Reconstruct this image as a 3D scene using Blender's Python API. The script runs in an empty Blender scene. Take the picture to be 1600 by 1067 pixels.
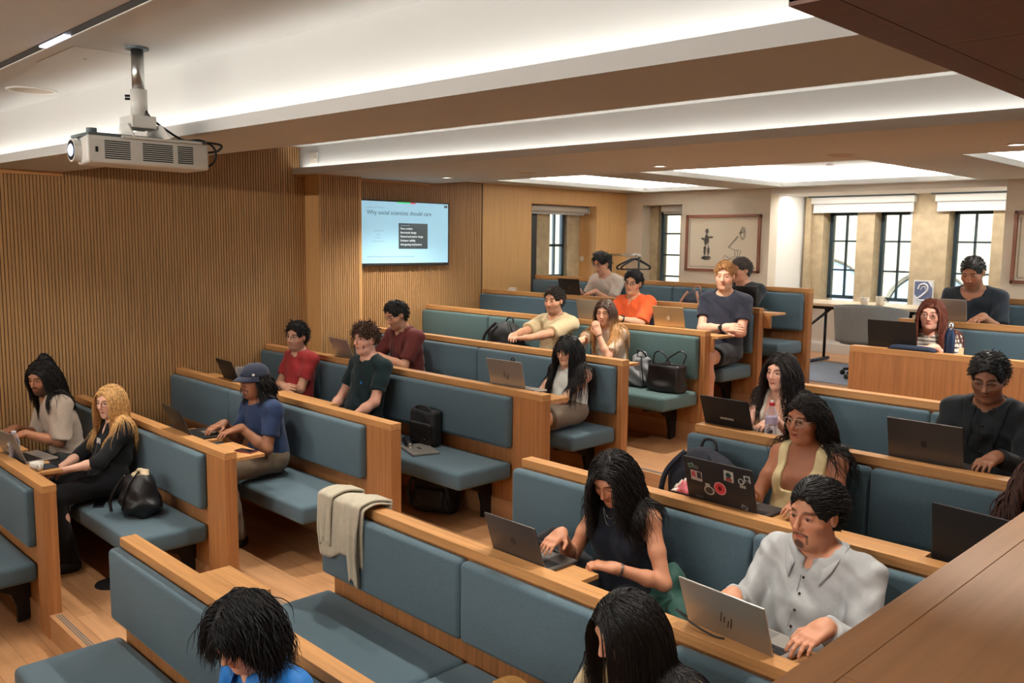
import bpy, bmesh, math, random, os
import numpy as np
from mathutils import Vector, Matrix, Euler
SC = bpy.context.scene
C = SC.collection
QUICK = float(os.environ.get('SCENE_QUICK', '1'))      # >1 : coarser figures while iterating
ZC = 2.561                                            # camera height above the lowest floor

# ------------------------------------------------------------------ camera
R_ = Vector((0.70005558, 0.71399877, 0.01131153)); U_ = Vector((-0.0899099, 0.07241754, 0.9933136)); F_ = Vector((-0.70840553, 0.69639174, -0.11489187))
cam = bpy.data.cameras.new('camera'); cam_o = bpy.data.objects.new('camera', cam); C.objects.link(cam_o)
cam.sensor_width = 36; cam.lens = 36 * 1366.76 / 1600; cam.clip_start = .02; cam.clip_end = 200
m4 = Matrix(((R_.x, U_.x, -F_.x, 0), (R_.y, U_.y, -F_.y, 0), (R_.z, U_.z, -F_.z, ZC), (0, 0, 0, 1)))
cam_o.matrix_world = m4
SC.camera = cam_o

# ------------------------------------------------------------------ world, sun, exposure
w = bpy.data.worlds.new('world'); SC.world = w; w.use_nodes = True
bg = w.node_tree.nodes['Background']
sky = w.node_tree.nodes.new('ShaderNodeTexSky'); sky.sky_type = 'NISHITA'; sky.sun_disc = False
sky.sun_elevation = math.radians(50); sky.sun_rotation = math.radians(200)
w.node_tree.links.new(sky.outputs[0], bg.inputs[0]); bg.inputs[1].default_value = 1.3
sun = bpy.data.lights.new('sun', 'SUN'); sun.energy = 8; sun.angle = .01; sun.color = (1, .94, .84)
sun_o = bpy.data.objects.new('sun', sun); C.objects.link(sun_o)
sun_o.rotation_euler = Vector((-.35, .62, -.75)).to_track_quat('-Z', 'Y').to_euler()
SC.view_settings.view_transform = 'Standard'; SC.view_settings.look = 'None'
SC.view_settings.exposure = 0.78; SC.view_settings.gamma = 1.0; SC.view_settings.use_curve_mapping = False
SC.cycles.max_bounces = 8; SC.cycles.diffuse_bounces = 4; SC.cycles.use_denoising = True
SC.cycles.sample_clamp_indirect = 6.0; SC.cycles.caustics_reflective = False; SC.cycles.caustics_refractive = False

LED = (1.0, .97, .91)
def area(name, loc, sx, sy, energy, direction, color=LED, rotz=0.0, spread=math.pi):
    l = bpy.data.lights.new(name, 'AREA'); l.shape = 'RECTANGLE'; l.size = sx; l.size_y = sy; l.energy = energy; l.color = color; l.spread = spread
    o = bpy.data.objects.new(name, l); C.objects.link(o)
    d = Vector(direction).normalized()
    # local X axis along the strip, -Z along direction
    x = Vector((math.cos(rotz), math.sin(rotz), 0)); x = (x - d * x.dot(d)).normalized(); z = -d; y = z.cross(x)
    o.matrix_world = Matrix(((x.x, y.x, z.x, loc[0]), (x.y, y.y, z.y, loc[1]), (x.z, y.z, z.z, loc[2]), (0, 0, 0, 1)))
    return o
def spot(name, loc, target, energy, angle=70, blend=.6, color=(1, .93, .82), radius=.035):
    l = bpy.data.lights.new(name, 'SPOT'); l.energy = energy; l.spot_size = math.radians(angle); l.spot_blend = blend; l.color = color; l.shadow_soft_size = radius
    o = bpy.data.objects.new(name, l); C.objects.link(o); o.location = loc
    o.rotation_euler = (Vector(target) - Vector(loc)).to_track_quat('-Z', 'Y').to_euler()
    return o

# cove strips of the two ceiling beams and of the rear coffers
BX0, BX1 = -8.10, -.56
SLOPE = .05                                            # the beams run slightly askew to the rows
def by(y, x): return y + SLOPE * (x + 8.12)
mid = (BX0 + BX1) / 2; ang = math.atan(SLOPE)
area('cove_strip_front', (mid, by(1.925, mid), 3.137), 7.4, .02, 6.0, (.2 * math.sin(ang), -.2 * math.cos(ang), 1), rotz=ang)
area('cove_strip_middle', (mid, by(4.818, mid), 3.245), 7.4, .02, 5.6, (.2 * math.sin(ang), -.2 * math.cos(ang), 1), rotz=ang)
COFFERS = [(-7.65, -6.24), (-5.55, -3.25), (-2.5, -.7)]
CY0, CY1 = 7.2, 10.12
for cx0, cx1 in COFFERS:
    area('coffer_strip', ((cx0 + cx1) / 2, CY1 + .045, 3.32), cx1 - cx0, .02, 20 * (cx1 - cx0), (0, 0, 1))
    area('coffer_strip', ((cx0 + cx1) / 2, CY0 - .045, 3.32), cx1 - cx0, .02, 20 * (cx1 - cx0), (0, 0, 1))
    for x in (cx0 - .045, cx1 + .045):
        area('coffer_strip', (x, (CY0 + CY1) / 2, 3.32), CY1 - CY0, .02, 20 * (CY1 - CY0), (0, 0, 1), rotz=math.pi / 2)
area('added_ceiling_uplight', (-4.2, -2.7, 3.25), 7.0, .04, 160, (0, .75, .65))  # added uplight out of view, brightens the main ceiling
spot('added_counter_fill', (.7, .2, 3.4), (.1, 1.6, 1.96), 34, 110, .8)  # fill light added above the counter, no fitting there
area('added_recess_fill', (-4.42, 10.70, 3.186), 2.55, .05, 19, (0, .1, -1), color=(1, .97, .93))  # fill light added under the recess soffit to whiten the reveals
# unseen spots in the trough between the beams, and spots along the front track
for x in (-6.6, -5.2, -3.8, -2.4, -1.0):
    spot('unseen_trough_spot', (x, 3.35, 3.46), (x - .1, 2.2, .7), 74, 95, .7)
for x in (-6.6, -5.2, -3.8, -2.4, -1.1):  # second row, added as fill for the middle benches
    spot('unseen_trough_spot', (x, 4.25, 3.46), (x - .1, 4.7, .9), 38, 115, .8)
for x in (-6.2, -4.8, -3.2, -1.6):
    spot('track_spot', (x, 1.46, 3.45), (x, 2.3, .7), 50, 72, .8)
for x, y in ((-7.15, 6.04), (-4.57, 6.25), (-1.82, 6.31)):
    spot('beam_downlight', (x, y, 3.19), (x, y - .1, .8), 120, 125, .8)

# ------------------------------------------------------------------ helpers
def tag(o, label=None, cat=None, group=None, kind=None):
    if label: o['label'] = label
    if cat: o['category'] = cat
    if group: o['group'] = group
    if kind: o['kind'] = kind
    return o
def empty(name, loc=(0, 0, 0), rotz=0, label=None, cat=None, group=None):
    o = bpy.data.objects.new(name, None); C.objects.link(o); o.location = loc; o.rotation_euler = (0, 0, rotz); o.empty_display_size = .1
    return tag(o, label, cat, group)

class MB:
    def __init__(s): s.v = []; s.f = []; s.m = []; s.cur = 0
    def add(s, verts, faces):
        b = len(s.v); s.v += [tuple(p) for p in verts]
        for f in faces: s.f.append([b + i for i in f]); s.m.append(s.cur)
    def box(s, x0, x1, y0, y1, z0, z1):
        s.add([(x0, y0, z0), (x1, y0, z0), (x1, y1, z0), (x0, y1, z0), (x0, y0, z1), (x1, y0, z1), (x1, y1, z1), (x0, y1, z1)],
              [(3, 2, 1, 0), (4, 5, 6, 7), (0, 1, 5, 4), (1, 2, 6, 5), (2, 3, 7, 6), (3, 0, 4, 7)]); return s
    def hexa(s, p): # 8 corners, bottom ccw then top ccw
        s.add(p, [(3, 2, 1, 0), (4, 5, 6, 7), (0, 1, 5, 4), (1, 2, 6, 5), (2, 3, 7, 6), (3, 0, 4, 7)]); return s
    def obox(s, c, ax, ay, az):
        c = Vector(c); ax = Vector(ax); ay = Vector(ay); az = Vector(az)
        return s.hexa([c - ax - ay - az, c + ax - ay - az, c + ax + ay - az, c - ax + ay - az, c - ax - ay + az, c + ax - ay + az, c + ax + ay + az, c - ax + ay + az])
    def prism(s, poly, axis, a, b): # poly list of 2D, extruded along axis between a and b
        def P(u, v, t): return {'x': (t, u, v), 'y': (u, t, v), 'z': (u, v, t)}[axis]
        n = len(poly); vs = [P(u, v, a) for u, v in poly] + [P(u, v, b) for u, v in poly]
        fs = [list(range(n))[::-1], list(range(n, 2 * n))] + [(i, (i + 1) % n, n + (i + 1) % n, n + i) for i in range(n)]
        s.add(vs, fs); return s
    def tube(s, pts, r, n=8, cap=True):
        pts = [Vector(p) for p in pts]; k = len(pts); rr = r if hasattr(r, '__len__') else [r] * k
        b = len(s.v); up = Vector((0, 0, 1)); prev = None
        for i, p in enumerate(pts):
            d = (pts[min(i + 1, k - 1)] - pts[max(i - 1, 0)])
            d = d.normalized() if d.length > 1e-9 else Vector((0, 0, 1))
            if prev is None:
                a = d.orthogonal().normalized()
            else:
                a = (prev - d * prev.dot(d)); a = a.normalized() if a.length > 1e-6 else d.orthogonal().normalized()
            prev = a; c = d.cross(a)
            for j in range(n):
                t = 2 * math.pi * j / n; s.v.append(tuple(p + (a * math.cos(t) + c * math.sin(t)) * rr[i]))
        for i in range(k - 1):
            for j in range(n):
                q = (j + 1) % n; s.f.append([b + i * n + j, b + i * n + q, b + (i + 1) * n + q, b + (i + 1) * n + j]); s.m.append(s.cur)
        if cap:
            s.f.append([b + j for j in range(n)][::-1]); s.m.append(s.cur)
            s.f.append([b + (k - 1) * n + j for j in range(n)]); s.m.append(s.cur)
        return s
    def lathe(s, prof, n=20, c=(0, 0, 0)):
        b = len(s.v)
        for r, z in prof:
            for j in range(n):
                t = 2 * math.pi * j / n; s.v.append((c[0] + r * math.cos(t), c[1] + r * math.sin(t), c[2] + z))
        for i in range(len(prof) - 1):
            for j in range(n):
                q = (j + 1) % n; s.f.append([b + i * n + j, b + i * n + q, b + (i + 1) * n + q, b + (i + 1) * n + j]); s.m.append(s.cur)
        if prof[0][0] > 1e-6: s.f.append([b + j for j in range(n)][::-1]); s.m.append(s.cur)
        if prof[-1][0] > 1e-6: s.f.append([b + (len(prof) - 1) * n + j for j in range(n)]); s.m.append(s.cur)
        return s
    def ellipsoid(s, c, r, nu=16, nv=10):
        return s.lathe_e(c, r, nu, nv)
    def lathe_e(s, c, r, nu, nv):
        b = len(s.v); c = Vector(c)
        s.v.append((c.x, c.y, c.z - r[2]))
        for i in range(1, nv):
            ph = -math.pi / 2 + math.pi * i / nv
            for j in range(nu):
                t = 2 * math.pi * j / nu; s.v.append((c.x + r[0] * math.cos(ph) * math.cos(t), c.y + r[1] * math.cos(ph) * math.sin(t), c.z + r[2] * math.sin(ph)))
        s.v.append((c.x, c.y, c.z + r[2])); top = len(s.v) - 1
        for j in range(nu):
            q = (j + 1) % nu
            s.f.append([b, b + 1 + q, b + 1 + j]); s.m.append(s.cur)
            s.f.append([top, b + 1 + (nv - 2) * nu + j, b + 1 + (nv - 2) * nu + q]); s.m.append(s.cur)
            for i in range(nv - 2):
                s.f.append([b + 1 + i * nu + j, b + 1 + i * nu + q, b + 1 + (i + 1) * nu + q, b + 1 + (i + 1) * nu + j]); s.m.append(s.cur)
        return s
    def grid(s, fn, nu, nv):
        b = len(s.v)
        for i in range(nu + 1):
            for j in range(nv + 1): s.v.append(tuple(fn(i / nu, j / nv)))
        for i in range(nu):
            for j in range(nv):
                a = b + i * (nv + 1) + j; s.f.append([a, a + nv + 1, a + nv + 2, a + 1]); s.m.append(s.cur)
        return s
    def build(s, name, mat, parent=None, bevel=0, seg=2, smooth=False, solid=0, kind=None, sub=0):
        me = bpy.data.meshes.new(name); me.from_pydata(s.v, [], s.f); me.update()
        mats = mat if isinstance(mat, (list, tuple)) else [mat]
        for mm in mats: me.materials.append(mm)
        if len(mats) > 1: me.polygons.foreach_set('material_index', s.m)
        bm = bmesh.new(); bm.from_mesh(me); bmesh.ops.recalc_face_normals(bm, faces=bm.faces); bm.to_mesh(me); bm.free()
        if smooth: me.polygons.foreach_set('use_smooth', [True] * len(me.polygons))
        o = bpy.data.objects.new(name, me); C.objects.link(o)
        if parent: o.parent = parent
        if solid:
            md = o.modifiers.new('solid', 'SOLIDIFY'); md.thickness = solid; md.offset = 0
        if sub:
            md = o.modifiers.new('sub', 'SUBSURF'); md.levels = sub; md.render_levels = sub
        if bevel:
            md = o.modifiers.new('bevel', 'BEVEL'); md.width = bevel; md.segments = seg; md.limit_method = 'ANGLE'; md.angle_limit = .6; md.harden_normals = False
            if seg > 2: me.polygons.foreach_set('use_smooth', [True] * len(me.polygons))
        if kind: o['kind'] = kind
        return o

def B(x0, x1, y0, y1, z0, z1): return MB().box(x0, x1, y0, y1, z0, z1)

# ------------------------------------------------------------------ materials
def srgb(r, g, b):
    f = lambda c: (c / 255) / 12.92 if c / 255 <= .04045 else ((c / 255 + .055) / 1.055) ** 2.4
    return (f(r), f(g), f(b), 1)
_mc = {}
def mat(name, col, rough=.6, metal=0.0, noise=None, bump=None, spec=.5, emit=None, trans=0, ior=1.45, sheen=0, coords='Object'):
    if name in _mc: return _mc[name]
    m = bpy.data.materials.new(name); m.use_nodes = True; nt = m.node_tree; p = nt.nodes['Principled BSDF']
    p.inputs['Base Color'].default_value = col; p.inputs['Roughness'].default_value = rough; p.inputs['Metallic'].default_value = metal
    p.inputs['Specular IOR Level'].default_value = spec; p.inputs['IOR'].default_value = ior
    if trans: p.inputs['Transmission Weight'].default_value = trans
    if sheen: p.inputs['Sheen Weight'].default_value = sheen
    if emit: p.inputs['Emission Color'].default_value = emit[0]; p.inputs['Emission Strength'].default_value = emit[1]
    tc = nt.nodes.new('ShaderNodeTexCoord')
    if noise:       # (scale xyz, amount, detail)
        sc, amt, det = noise
        mp = nt.nodes.new('ShaderNodeMapping'); mp.inputs['Scale'].default_value = sc
        nt.links.new(tc.outputs[coords], mp.inputs[0])
        n = nt.nodes.new('ShaderNodeTexNoise'); n.inputs['Scale'].default_value = 1; n.inputs['Detail'].default_value = det; n.inputs['Roughness'].default_value = .6
        nt.links.new(mp.outputs[0], n.inputs['Vector'])
        r = nt.nodes.new('ShaderNodeValToRGB')
        r.color_ramp.elements[0].position = .3; r.color_ramp.elements[1].position = .7
        r.color_ramp.elements[0].color = tuple(c * (1 - amt) for c in col[:3]) + (1,)
        r.color_ramp.elements[1].color = tuple(min(1, c * (1 + amt)) for c in col[:3]) + (1,)
        nt.links.new(n.outputs[0], r.inputs[0]); nt.links.new(r.outputs[0], p.inputs['Base Color'])
    if bump:        # (scale xyz, strength, distance)
        sc, st, di = bump
        mp = nt.nodes.new('ShaderNodeMapping'); mp.inputs['Scale'].default_value = sc; nt.links.new(tc.outputs[coords], mp.inputs[0])
        n = nt.nodes.new('ShaderNodeTexNoise'); n.inputs['Scale'].default_value = 1; n.inputs['Detail'].default_value = 3; nt.links.new(mp.outputs[0], n.inputs['Vector'])
        bn = nt.nodes.new('ShaderNodeBump'); bn.inputs['Strength'].default_value = st; bn.inputs['Distance'].default_value = di
        nt.links.new(n.outputs[0], bn.inputs['Height']); nt.links.new(bn.outputs[0], p.inputs['Normal'])
    _mc[name] = m
    return m
def wood(name, col, axis, rough=.42, amt=.22):
    s = {'x': (1.6, 46, 46), 'y': (46, 1.6, 46), 'z': (46, 46, 1.6)}[axis]
    return mat(name, col, rough, noise=(s, amt, 4), spec=.4)
OAK = srgb(176, 122, 74)
M = {}
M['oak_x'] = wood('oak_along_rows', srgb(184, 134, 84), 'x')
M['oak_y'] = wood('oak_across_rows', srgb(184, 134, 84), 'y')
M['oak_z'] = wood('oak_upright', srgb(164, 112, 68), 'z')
M['slat'] = wood('oak_slat', srgb(170, 130, 86), 'z', .5, .16)
M['groove'] = mat('slat_backing', srgb(66, 42, 24), .8)
M['veneer'] = wood('oak_veneer', srgb(202, 158, 104), 'z', .45, .10)
M['floor'] = None
M['plaster'] = mat('white_plaster', srgb(214, 207, 194), .85, noise=((2.5, 2.5, 2.5), .015, 2))
M['ceiling'] = mat('ceiling_plaster', srgb(203, 203, 200), .85, noise=((2, 2, 2), .01, 2))
M['wallpaint'] = mat('cream_wall_paint', srgb(214, 202, 184), .85, noise=((2, 2, 2), .015, 2))
M['stone'] = mat('limestone', srgb(176, 158, 128), .9, noise=((9, 9, 9), .16, 6), bump=((60, 60, 60), .25, .01))
M['fabric'] = mat('blue_wool', srgb(77, 97, 108), .92, noise=((260, 260, 260), .20, 2), bump=((420, 420, 420), .35, .003), spec=.25, sheen=.15)
M['fabric_g'] = mat('green_blue_wool', srgb(76, 100, 101), .92, noise=((260, 260, 260), .20, 2), bump=((420, 420, 420), .35, .003), spec=.25, sheen=.15)
M['black'] = mat('black_metal', srgb(22, 22, 24), .45, spec=.4)
M['black_plastic'] = mat('black_plastic', srgb(26, 26, 28), .5)
M['dark_frame'] = mat('window_steel', srgb(32, 50, 58), .5)
M['chrome'] = mat('brushed_steel', srgb(190, 190, 188), .28, 1)
M['white_plastic'] = mat('white_plastic', srgb(214, 212, 206), .45)
M['grey_plastic'] = mat('grey_plastic', srgb(92, 104, 108), .5)
M['lamp'] = mat('lit_lamp', (1, 1, 1, 1), .5, emit=((1, .96, .88, 1), 4))
M['blind'] = mat('roller_blind', srgb(206, 208, 208), .8)
M['carpet'] = mat('grey_carpet', srgb(150, 160, 178), .95, noise=((90, 90, 90), .12, 3))
M['glass'] = None
def glass_mat():
    m = bpy.data.materials.new('window_glass'); m.use_nodes = True; nt = m.node_tree; nt.nodes.clear()
    out = nt.nodes.new('ShaderNodeOutputMaterial'); mix = nt.nodes.new('ShaderNodeMixShader'); tr = nt.nodes.new('ShaderNodeBsdfTransparent'); gl = nt.nodes.new('ShaderNodeBsdfGlossy')
    gl.inputs['Roughness'].default_value = .02; fr = nt.nodes.new('ShaderNodeFresnel'); fr.inputs[0].default_value = 1.25
    tr.inputs[0].default_value = (.93, .97, .98, 1)
    nt.links.new(fr.outputs[0], mix.inputs[0]); nt.links.new(tr.outputs[0], mix.inputs[1]); nt.links.new(gl.outputs[0], mix.inputs[2]); nt.links.new(mix.outputs[0], out.inputs[0])
    return m
M['glass'] = glass_mat()
def floor_mat():
    m = bpy.data.materials.new('oak_floor_boards'); m.use_nodes = True; nt = m.node_tree; p = nt.nodes['Principled BSDF']
    tc = nt.nodes.new('ShaderNodeTexCoord'); br = nt.nodes.new('ShaderNodeTexBrick'); mp = nt.nodes.new('ShaderNodeMapping')
    br.inputs['Scale'].default_value = 1; br.inputs['Brick Width'].default_value = 1.9; br.inputs['Row Height'].default_value = .16; br.inputs['Mortar Size'].default_value = .0015; br.offset = .37
    br.inputs['Color1'].default_value = srgb(200, 152, 110); br.inputs['Color2'].default_value = srgb(186, 138, 96); br.inputs['Mortar'].default_value = srgb(120, 82, 50)
    nt.links.new(tc.outputs['Object'], br.inputs['Vector'])
    mp.inputs['Scale'].default_value = (2.2, 26, 26); nt.links.new(tc.outputs['Object'], mp.inputs[0])
    n = nt.nodes.new('ShaderNodeTexNoise'); n.inputs['Scale'].default_value = 1; n.inputs['Detail'].default_value = 5; n.inputs['Distortion'].default_value = .8; nt.links.new(mp.outputs[0], n.inputs['Vector'])
    r = nt.nodes.new('ShaderNodeValToRGB'); r.color_ramp.elements[0].position = .3; r.color_ramp.elements[0].color = (.74, .72, .7, 1); r.color_ramp.elements[1].color = (1.06, 1.06, 1.06, 1)
    nt.links.new(n.outputs[0], r.inputs[0])
    mx = nt.nodes.new('ShaderNodeMix'); mx.data_type = 'RGBA'; mx.blend_type = 'MULTIPLY'; mx.inputs[0].default_value = 1
    nt.links.new(br.outputs[0], mx.inputs[6]); nt.links.new(r.outputs[0], mx.inputs[7]); nt.links.new(mx.outputs[2], p.inputs['Base Color'])
    p.inputs['Roughness'].default_value = .38
    return m
M['floor'] = floor_mat()

YK = [1.64, 2.58, 3.49, 4.43, 5.39, 6.53, 7.45, 8.40]
def fl(k): return .158 * k
def cap(k): return 1 + .158 * k
XW = -8.12          # left wall
XR = -.56           # right-hand wall under the counter
YB = 10.32          # back wall
# ------------------------------------------------------------------ the room
def S(mb, name, mt, **kw): return mb.build(name, mt, kind='structure', **kw)
# stepped floor
f = MB()
f.box(XW - .5, 2.2, -3, YK[0] + .006, -.2, 0)
for k in range(1, 8):
    y1 = YK[k] if k < 7 else 11.4
    f.box(XW - .5, 2.2, YK[k - 1] + .006, y1 + .006, -.2, fl(k))
S(f, 'floor', M['floor'])
# grooved nosing strips on the aisle steps
AX = [(-5.84, -4.57), (-5.28, -4.03), (-4.70, -3.46), (-4.19, -2.92), (-4.24, -2.92), (-4.24, -2.94), (-4.24, -2.95)]
nz = MB()
for k, (a, b) in enumerate(AX):
    for j in range(3): nz.box(a + .03, b - .02, YK[k] + .035 + .014 * j, YK[k] + .041 + .014 * j, fl(k + 1), fl(k + 1) + .002)
S(nz, 'trim_1', M['grey_plastic'])
S(B(-5.0, -3.3, 8.75, 10.3, fl(7), fl(7) + .006), 'trim_2', M['carpet'])

# left wall: ribbed oak slats over a dark backing, with the projecting pier and the window recess
def slats(mb, y0, y1, z0, z1, x, pitch=.0275, rib=.021, d=.008):
    n = int((y1 - y0) / pitch)
    for i in range(n): mb.box(x - .002, x + d, y0 + i * pitch, y0 + i * pitch + rib, z0, z1)
wl = MB()
ZT = 3.50
wl.cur = 1
wl.box(XW - .3, XW, -3, 8.31, 0, ZT)
wl.cur = 0
slats(wl, -3, 4.92, 0, ZT, XW)
slats(wl, 5.44, 7.44, 0, ZT, XW)
wl.cur = 2
wl.box(XW - .004, XW + .008, 7.44, 8.31, 0, ZT)
wl.box(XW - .3, XW + .008, 9.63, 10.32, 0, ZT)
wl.box(XW - .3, XW + .008, 8.31, 9.63, 3.055, ZT)
wl.box(XW - .3, XW + .008, 8.31, 9.63, 0, 1.75)
# pier
wl.cur = 2; wl.box(XW, -7.85, 4.92, 5.447, 0, 3.211)
wl.cur = 0; slats(wl, 4.925, 5.447, 0, 3.205, -7.85)
S(wl, 'wall_left', [M['slat'], M['groove'], M['veneer']])
tr = MB()
tr.box(XW, XW + .035, -3, 2.556, 3.06, 3.1)
tr.box(XW, XW + .03, 4.8, 6.565, 3.19, 3.21)
S(tr, 'trim_3', M['oak_y'])

# ceiling with two lit beams and three coffers
c = MB()
ZM = 3.491
def sheared(x0, x1, ya, yb, z0, z1):
    c.hexa([(x0, by(ya, x0), z0), (x1, by(ya, x1), z0), (x1, by(yb, x1), z0), (x0, by(yb, x0), z0), (x0, by(ya, x0), z1), (x1, by(ya, x1), z1), (x1, by(yb, x1), z1), (x0, by(yb, x0), z1)])
X0, X1 = XW - .3, 2.4
c.box(X0, X1, -3.2, 5.6, ZM, ZM + .15)                      # main flat
sheared(X0, X1, 1.902, 2.56, 3.096, 3.112); sheared(X0, X1, 1.90, 1.915, 3.095, 3.158); sheared(X0, X1, 1.975, 2.558, 3.10, ZM)      # front beam: lip shelf and upstand
sheared(X0, X1, 4.782, 6.0, 3.211, 3.228); sheared(X0, X1, 4.78, 4.795, 3.2105, 3.270); sheared(X0, X1, 4.865, 5.9, 3.22, ZM)        # second beam
c.hexa([(X0, by(6.0, X0), 3.211), (X1, by(6.0, X1), 3.211), (X1, 6.92, 3.211), (X0, 6.62, 3.211), (X0, by(6.0, X0), 3.4), (X1, by(6.0, X1), 3.4), (X1, 6.92, 3.4), (X0, 6.62, 3.4)])
# rear ceiling with coffers
zs, zt = 3.262, 3.285
c.box(X0, X1, 6.5, CY0, zs, zt); c.box(X0, X1, CY1, 10.45, zs, zt)
xs = [X0] + [v for a in COFFERS for v in a] + [X1]
for i in range(0, len(xs), 2): c.box(xs[i], xs[i + 1], CY0, CY1, zs, zt)
for a, b in COFFERS:
    g = .09
    for (p, q, r, t) in ((a, a + .012, CY0, CY1), (b - .012, b, CY0, CY1), (a + .012, b - .012, CY0, CY0 + .012), (a + .012, b - .012, CY1 - .012, CY1)): c.box(p, q, r, t, zs - .0008, zs + .055)
    c.box(a - g - .05, a - g, CY0 - g, CY1 + g, zt, 3.45); c.box(b + g, b + g + .05, CY0 - g, CY1 + g, zt, 3.45)
    c.box(a - g, b + g, CY0 - g - .05, CY0 - g, zt, 3.45); c.box(a - g, b + g, CY1 + g, CY1 + g + .05, zt, 3.45)
c.box(X0, X1, 5.5, 11.8, 3.45, 3.6)
S(c, 'ceiling', M['ceiling'])
S(B(XW - .6, 3, -3.6, 12, 3.66, 3.9), 'ceiling_roof_slab', M['plaster'])

# back wall with small window opening, recess with three windows
wb = MB(); zb = fl(7)
wl0, wl1 = -7.83, -7.145
wb.box(XW - .3, wl0, YB, YB + .2, zb, zs); wb.box(wl1, -5.79, YB, YB + .2, zb, zs)
wb.box(wl0, wl1, YB, YB + .2, 3.085, zs); wb.box(wl0, wl1, YB, YB + .2, zb, 1.75)
wb.box(-3.04, 2.4, YB, YB + .2, zb, 3.5)
S(wb, 'wall_back', M['wallpaint'])
rc = MB()
rc.box(-5.99, -5.79, YB + .2, 11.6, zb, 3.5); rc.box(-3.04, -2.84, YB + .2, 11.6, zb, 3.5)
rc.box(-5.79, -3.04, YB, 11.7, 3.19, 3.5)                    # recess soffit
rc.box(-5.79, -3.04, 11.25, 11.6, zb, 1.80)                  # wall below the sill
rc.box(wl0 - .3, wl0, YB + .2, 10.9, 1.2, 3.5); rc.box(wl1, wl1 + .25, YB + .2, 10.9, 1.2, 3.5); rc.box(wl0, wl1, YB + .2, 10.9, 3.085, 3.3); rc.box(wl0, wl1, YB + .2, 10.9, 1.2, 1.75)
S(rc, 'wall_recess', mat('white_recess_paint', srgb(232, 230, 224), .85))
S(B(-5.79, -3.04, 11.235, 11.25, zb, zb + .12), 'baseboard_back', M['white_plastic'])
st = MB()
for a, b in ((-5.79, -5.52), (-5.06, -4.83), (-4.36, -3.93), (-3.44, -3.04)):
    st.box(a, b, 11.25, 11.62, 1.80, 2.99)
st.box(-5.74, -5.66, 11.17, 11.25, 1.80, 3.19)
st.box(-5.79, -3.04, 11.252, 11.62, 2.99, 3.189)
st.box(wl0, -7.69, 10.52, 10.75, 1.75, 3.085); st.box(-7.30, wl1, 10.52, 10.75, 1.75, 3.085); st.box(-7.69, -7.30, 10.56, 10.75, 2.99, 3.085)
S(st, 'wall_mullions', M['stone'])
S(B(-5.79, -3.04, 11.1, 11.3, 1.79, 1.815), 'trim_4', M['white_plastic'])
ls = MB()
ls.box(XW - .32, XW - .004, 8.29, 8.318, 0, 3.5); ls.box(XW - .302, XW - .004, 9.622, 9.64, 0, 3.5); ls.box(XW - .5, XW - .004, 8.31, 9.63, 3.045, 3.075); ls.box(XW - .5, XW - .004, 8.31, 9.63, 1.73, 1.756)
S(ls, 'wall_left_reveal', M['veneer'])
l2 = MB(); l2.box(XW - .45, XW - .30, 8.20, 8.99, 1.75, 3.055); l2.box(XW - .45, XW - .30, 9.37, 9.75, 1.75, 3.055); l2.box(XW - .45, XW - .30, 8.99, 9.37, 2.99, 3.055)
S(l2, 'wall_left_stone', M['stone'])
S(B(XW - .298, XW - .27, 8.60, 8.70, 1.75, 3.0), 'trim_5', M['black'])

# remaining shell: front and right walls, wall below the counter, upper bulkhead
S(B(XW - .5, 2.4, -3.2, -3.0, 0, 3.6), 'wall_front', M['wallpaint'])
wr_ = MB(); wr_.box(2.2, 2.4, -3.2, 6.4, 0, 3.6); wr_.box(2.2, 2.4, 10.9, 11.6, 0, 3.6); wr_.box(2.2, 2.4, 6.4, 10.9, 0, 1.5); wr_.box(2.2, 2.4, 6.4, 10.9, 3.2, 3.6)
S(wr_, 'wall_right', M['wallpaint'])
w6 = MB()  # window added out of view to bring daylight into the rear
for a in (6.4, 7.28, 8.17, 9.06, 9.95, 10.85): w6.box(2.28, 2.33, a, a + .05, 1.5, 3.2)
for z in (1.5, 2.3, 3.15): w6.box(2.28, 2.33, 6.4, 10.9, z, z + .05)
o = S(w6, 'added_side_window', M['dark_frame']); B(2.30, 2.305, 6.4, 10.9, 1.5, 3.2).build('window_glass', M['glass'], o)
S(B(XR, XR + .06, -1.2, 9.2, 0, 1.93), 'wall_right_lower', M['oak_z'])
M['counter'] = wood('counter_oak', srgb(176, 128, 88), 'y', .5, .10)
M['walnut'] = wood('stained_soffit_oak', srgb(112, 78, 66), 'x', .5, .12)
ct = MB()
ct.box(XR, XR + .058, -1.2, 9.2, 1.93, 1.961); ct.box(XR + .06, 1.4, -1.2, 1.147, 1.93, 1.961); ct.box(XR + .06, 1.4, 1.149, 9.2, 1.93, 1.961)
ct.box(XR, 1.4, -1.2, 9.2, 1.925, 1.955)
o = S(ct, 'trim_6', M['counter'])
so = MB()
so.box(XR, XR + .058, 1.02, 9.2, 2.85, 2.9); so.box(XR + .06, 1.6, 1.02, 1.365, 2.85, 2.9); so.box(XR + .06, 1.6, 1.367, 9.2, 2.85, 2.9)
so.box(XR, 1.6, 1.02, 9.2, 2.855, 3.49)
S(so, 'trim_7', M['walnut'])

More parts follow.
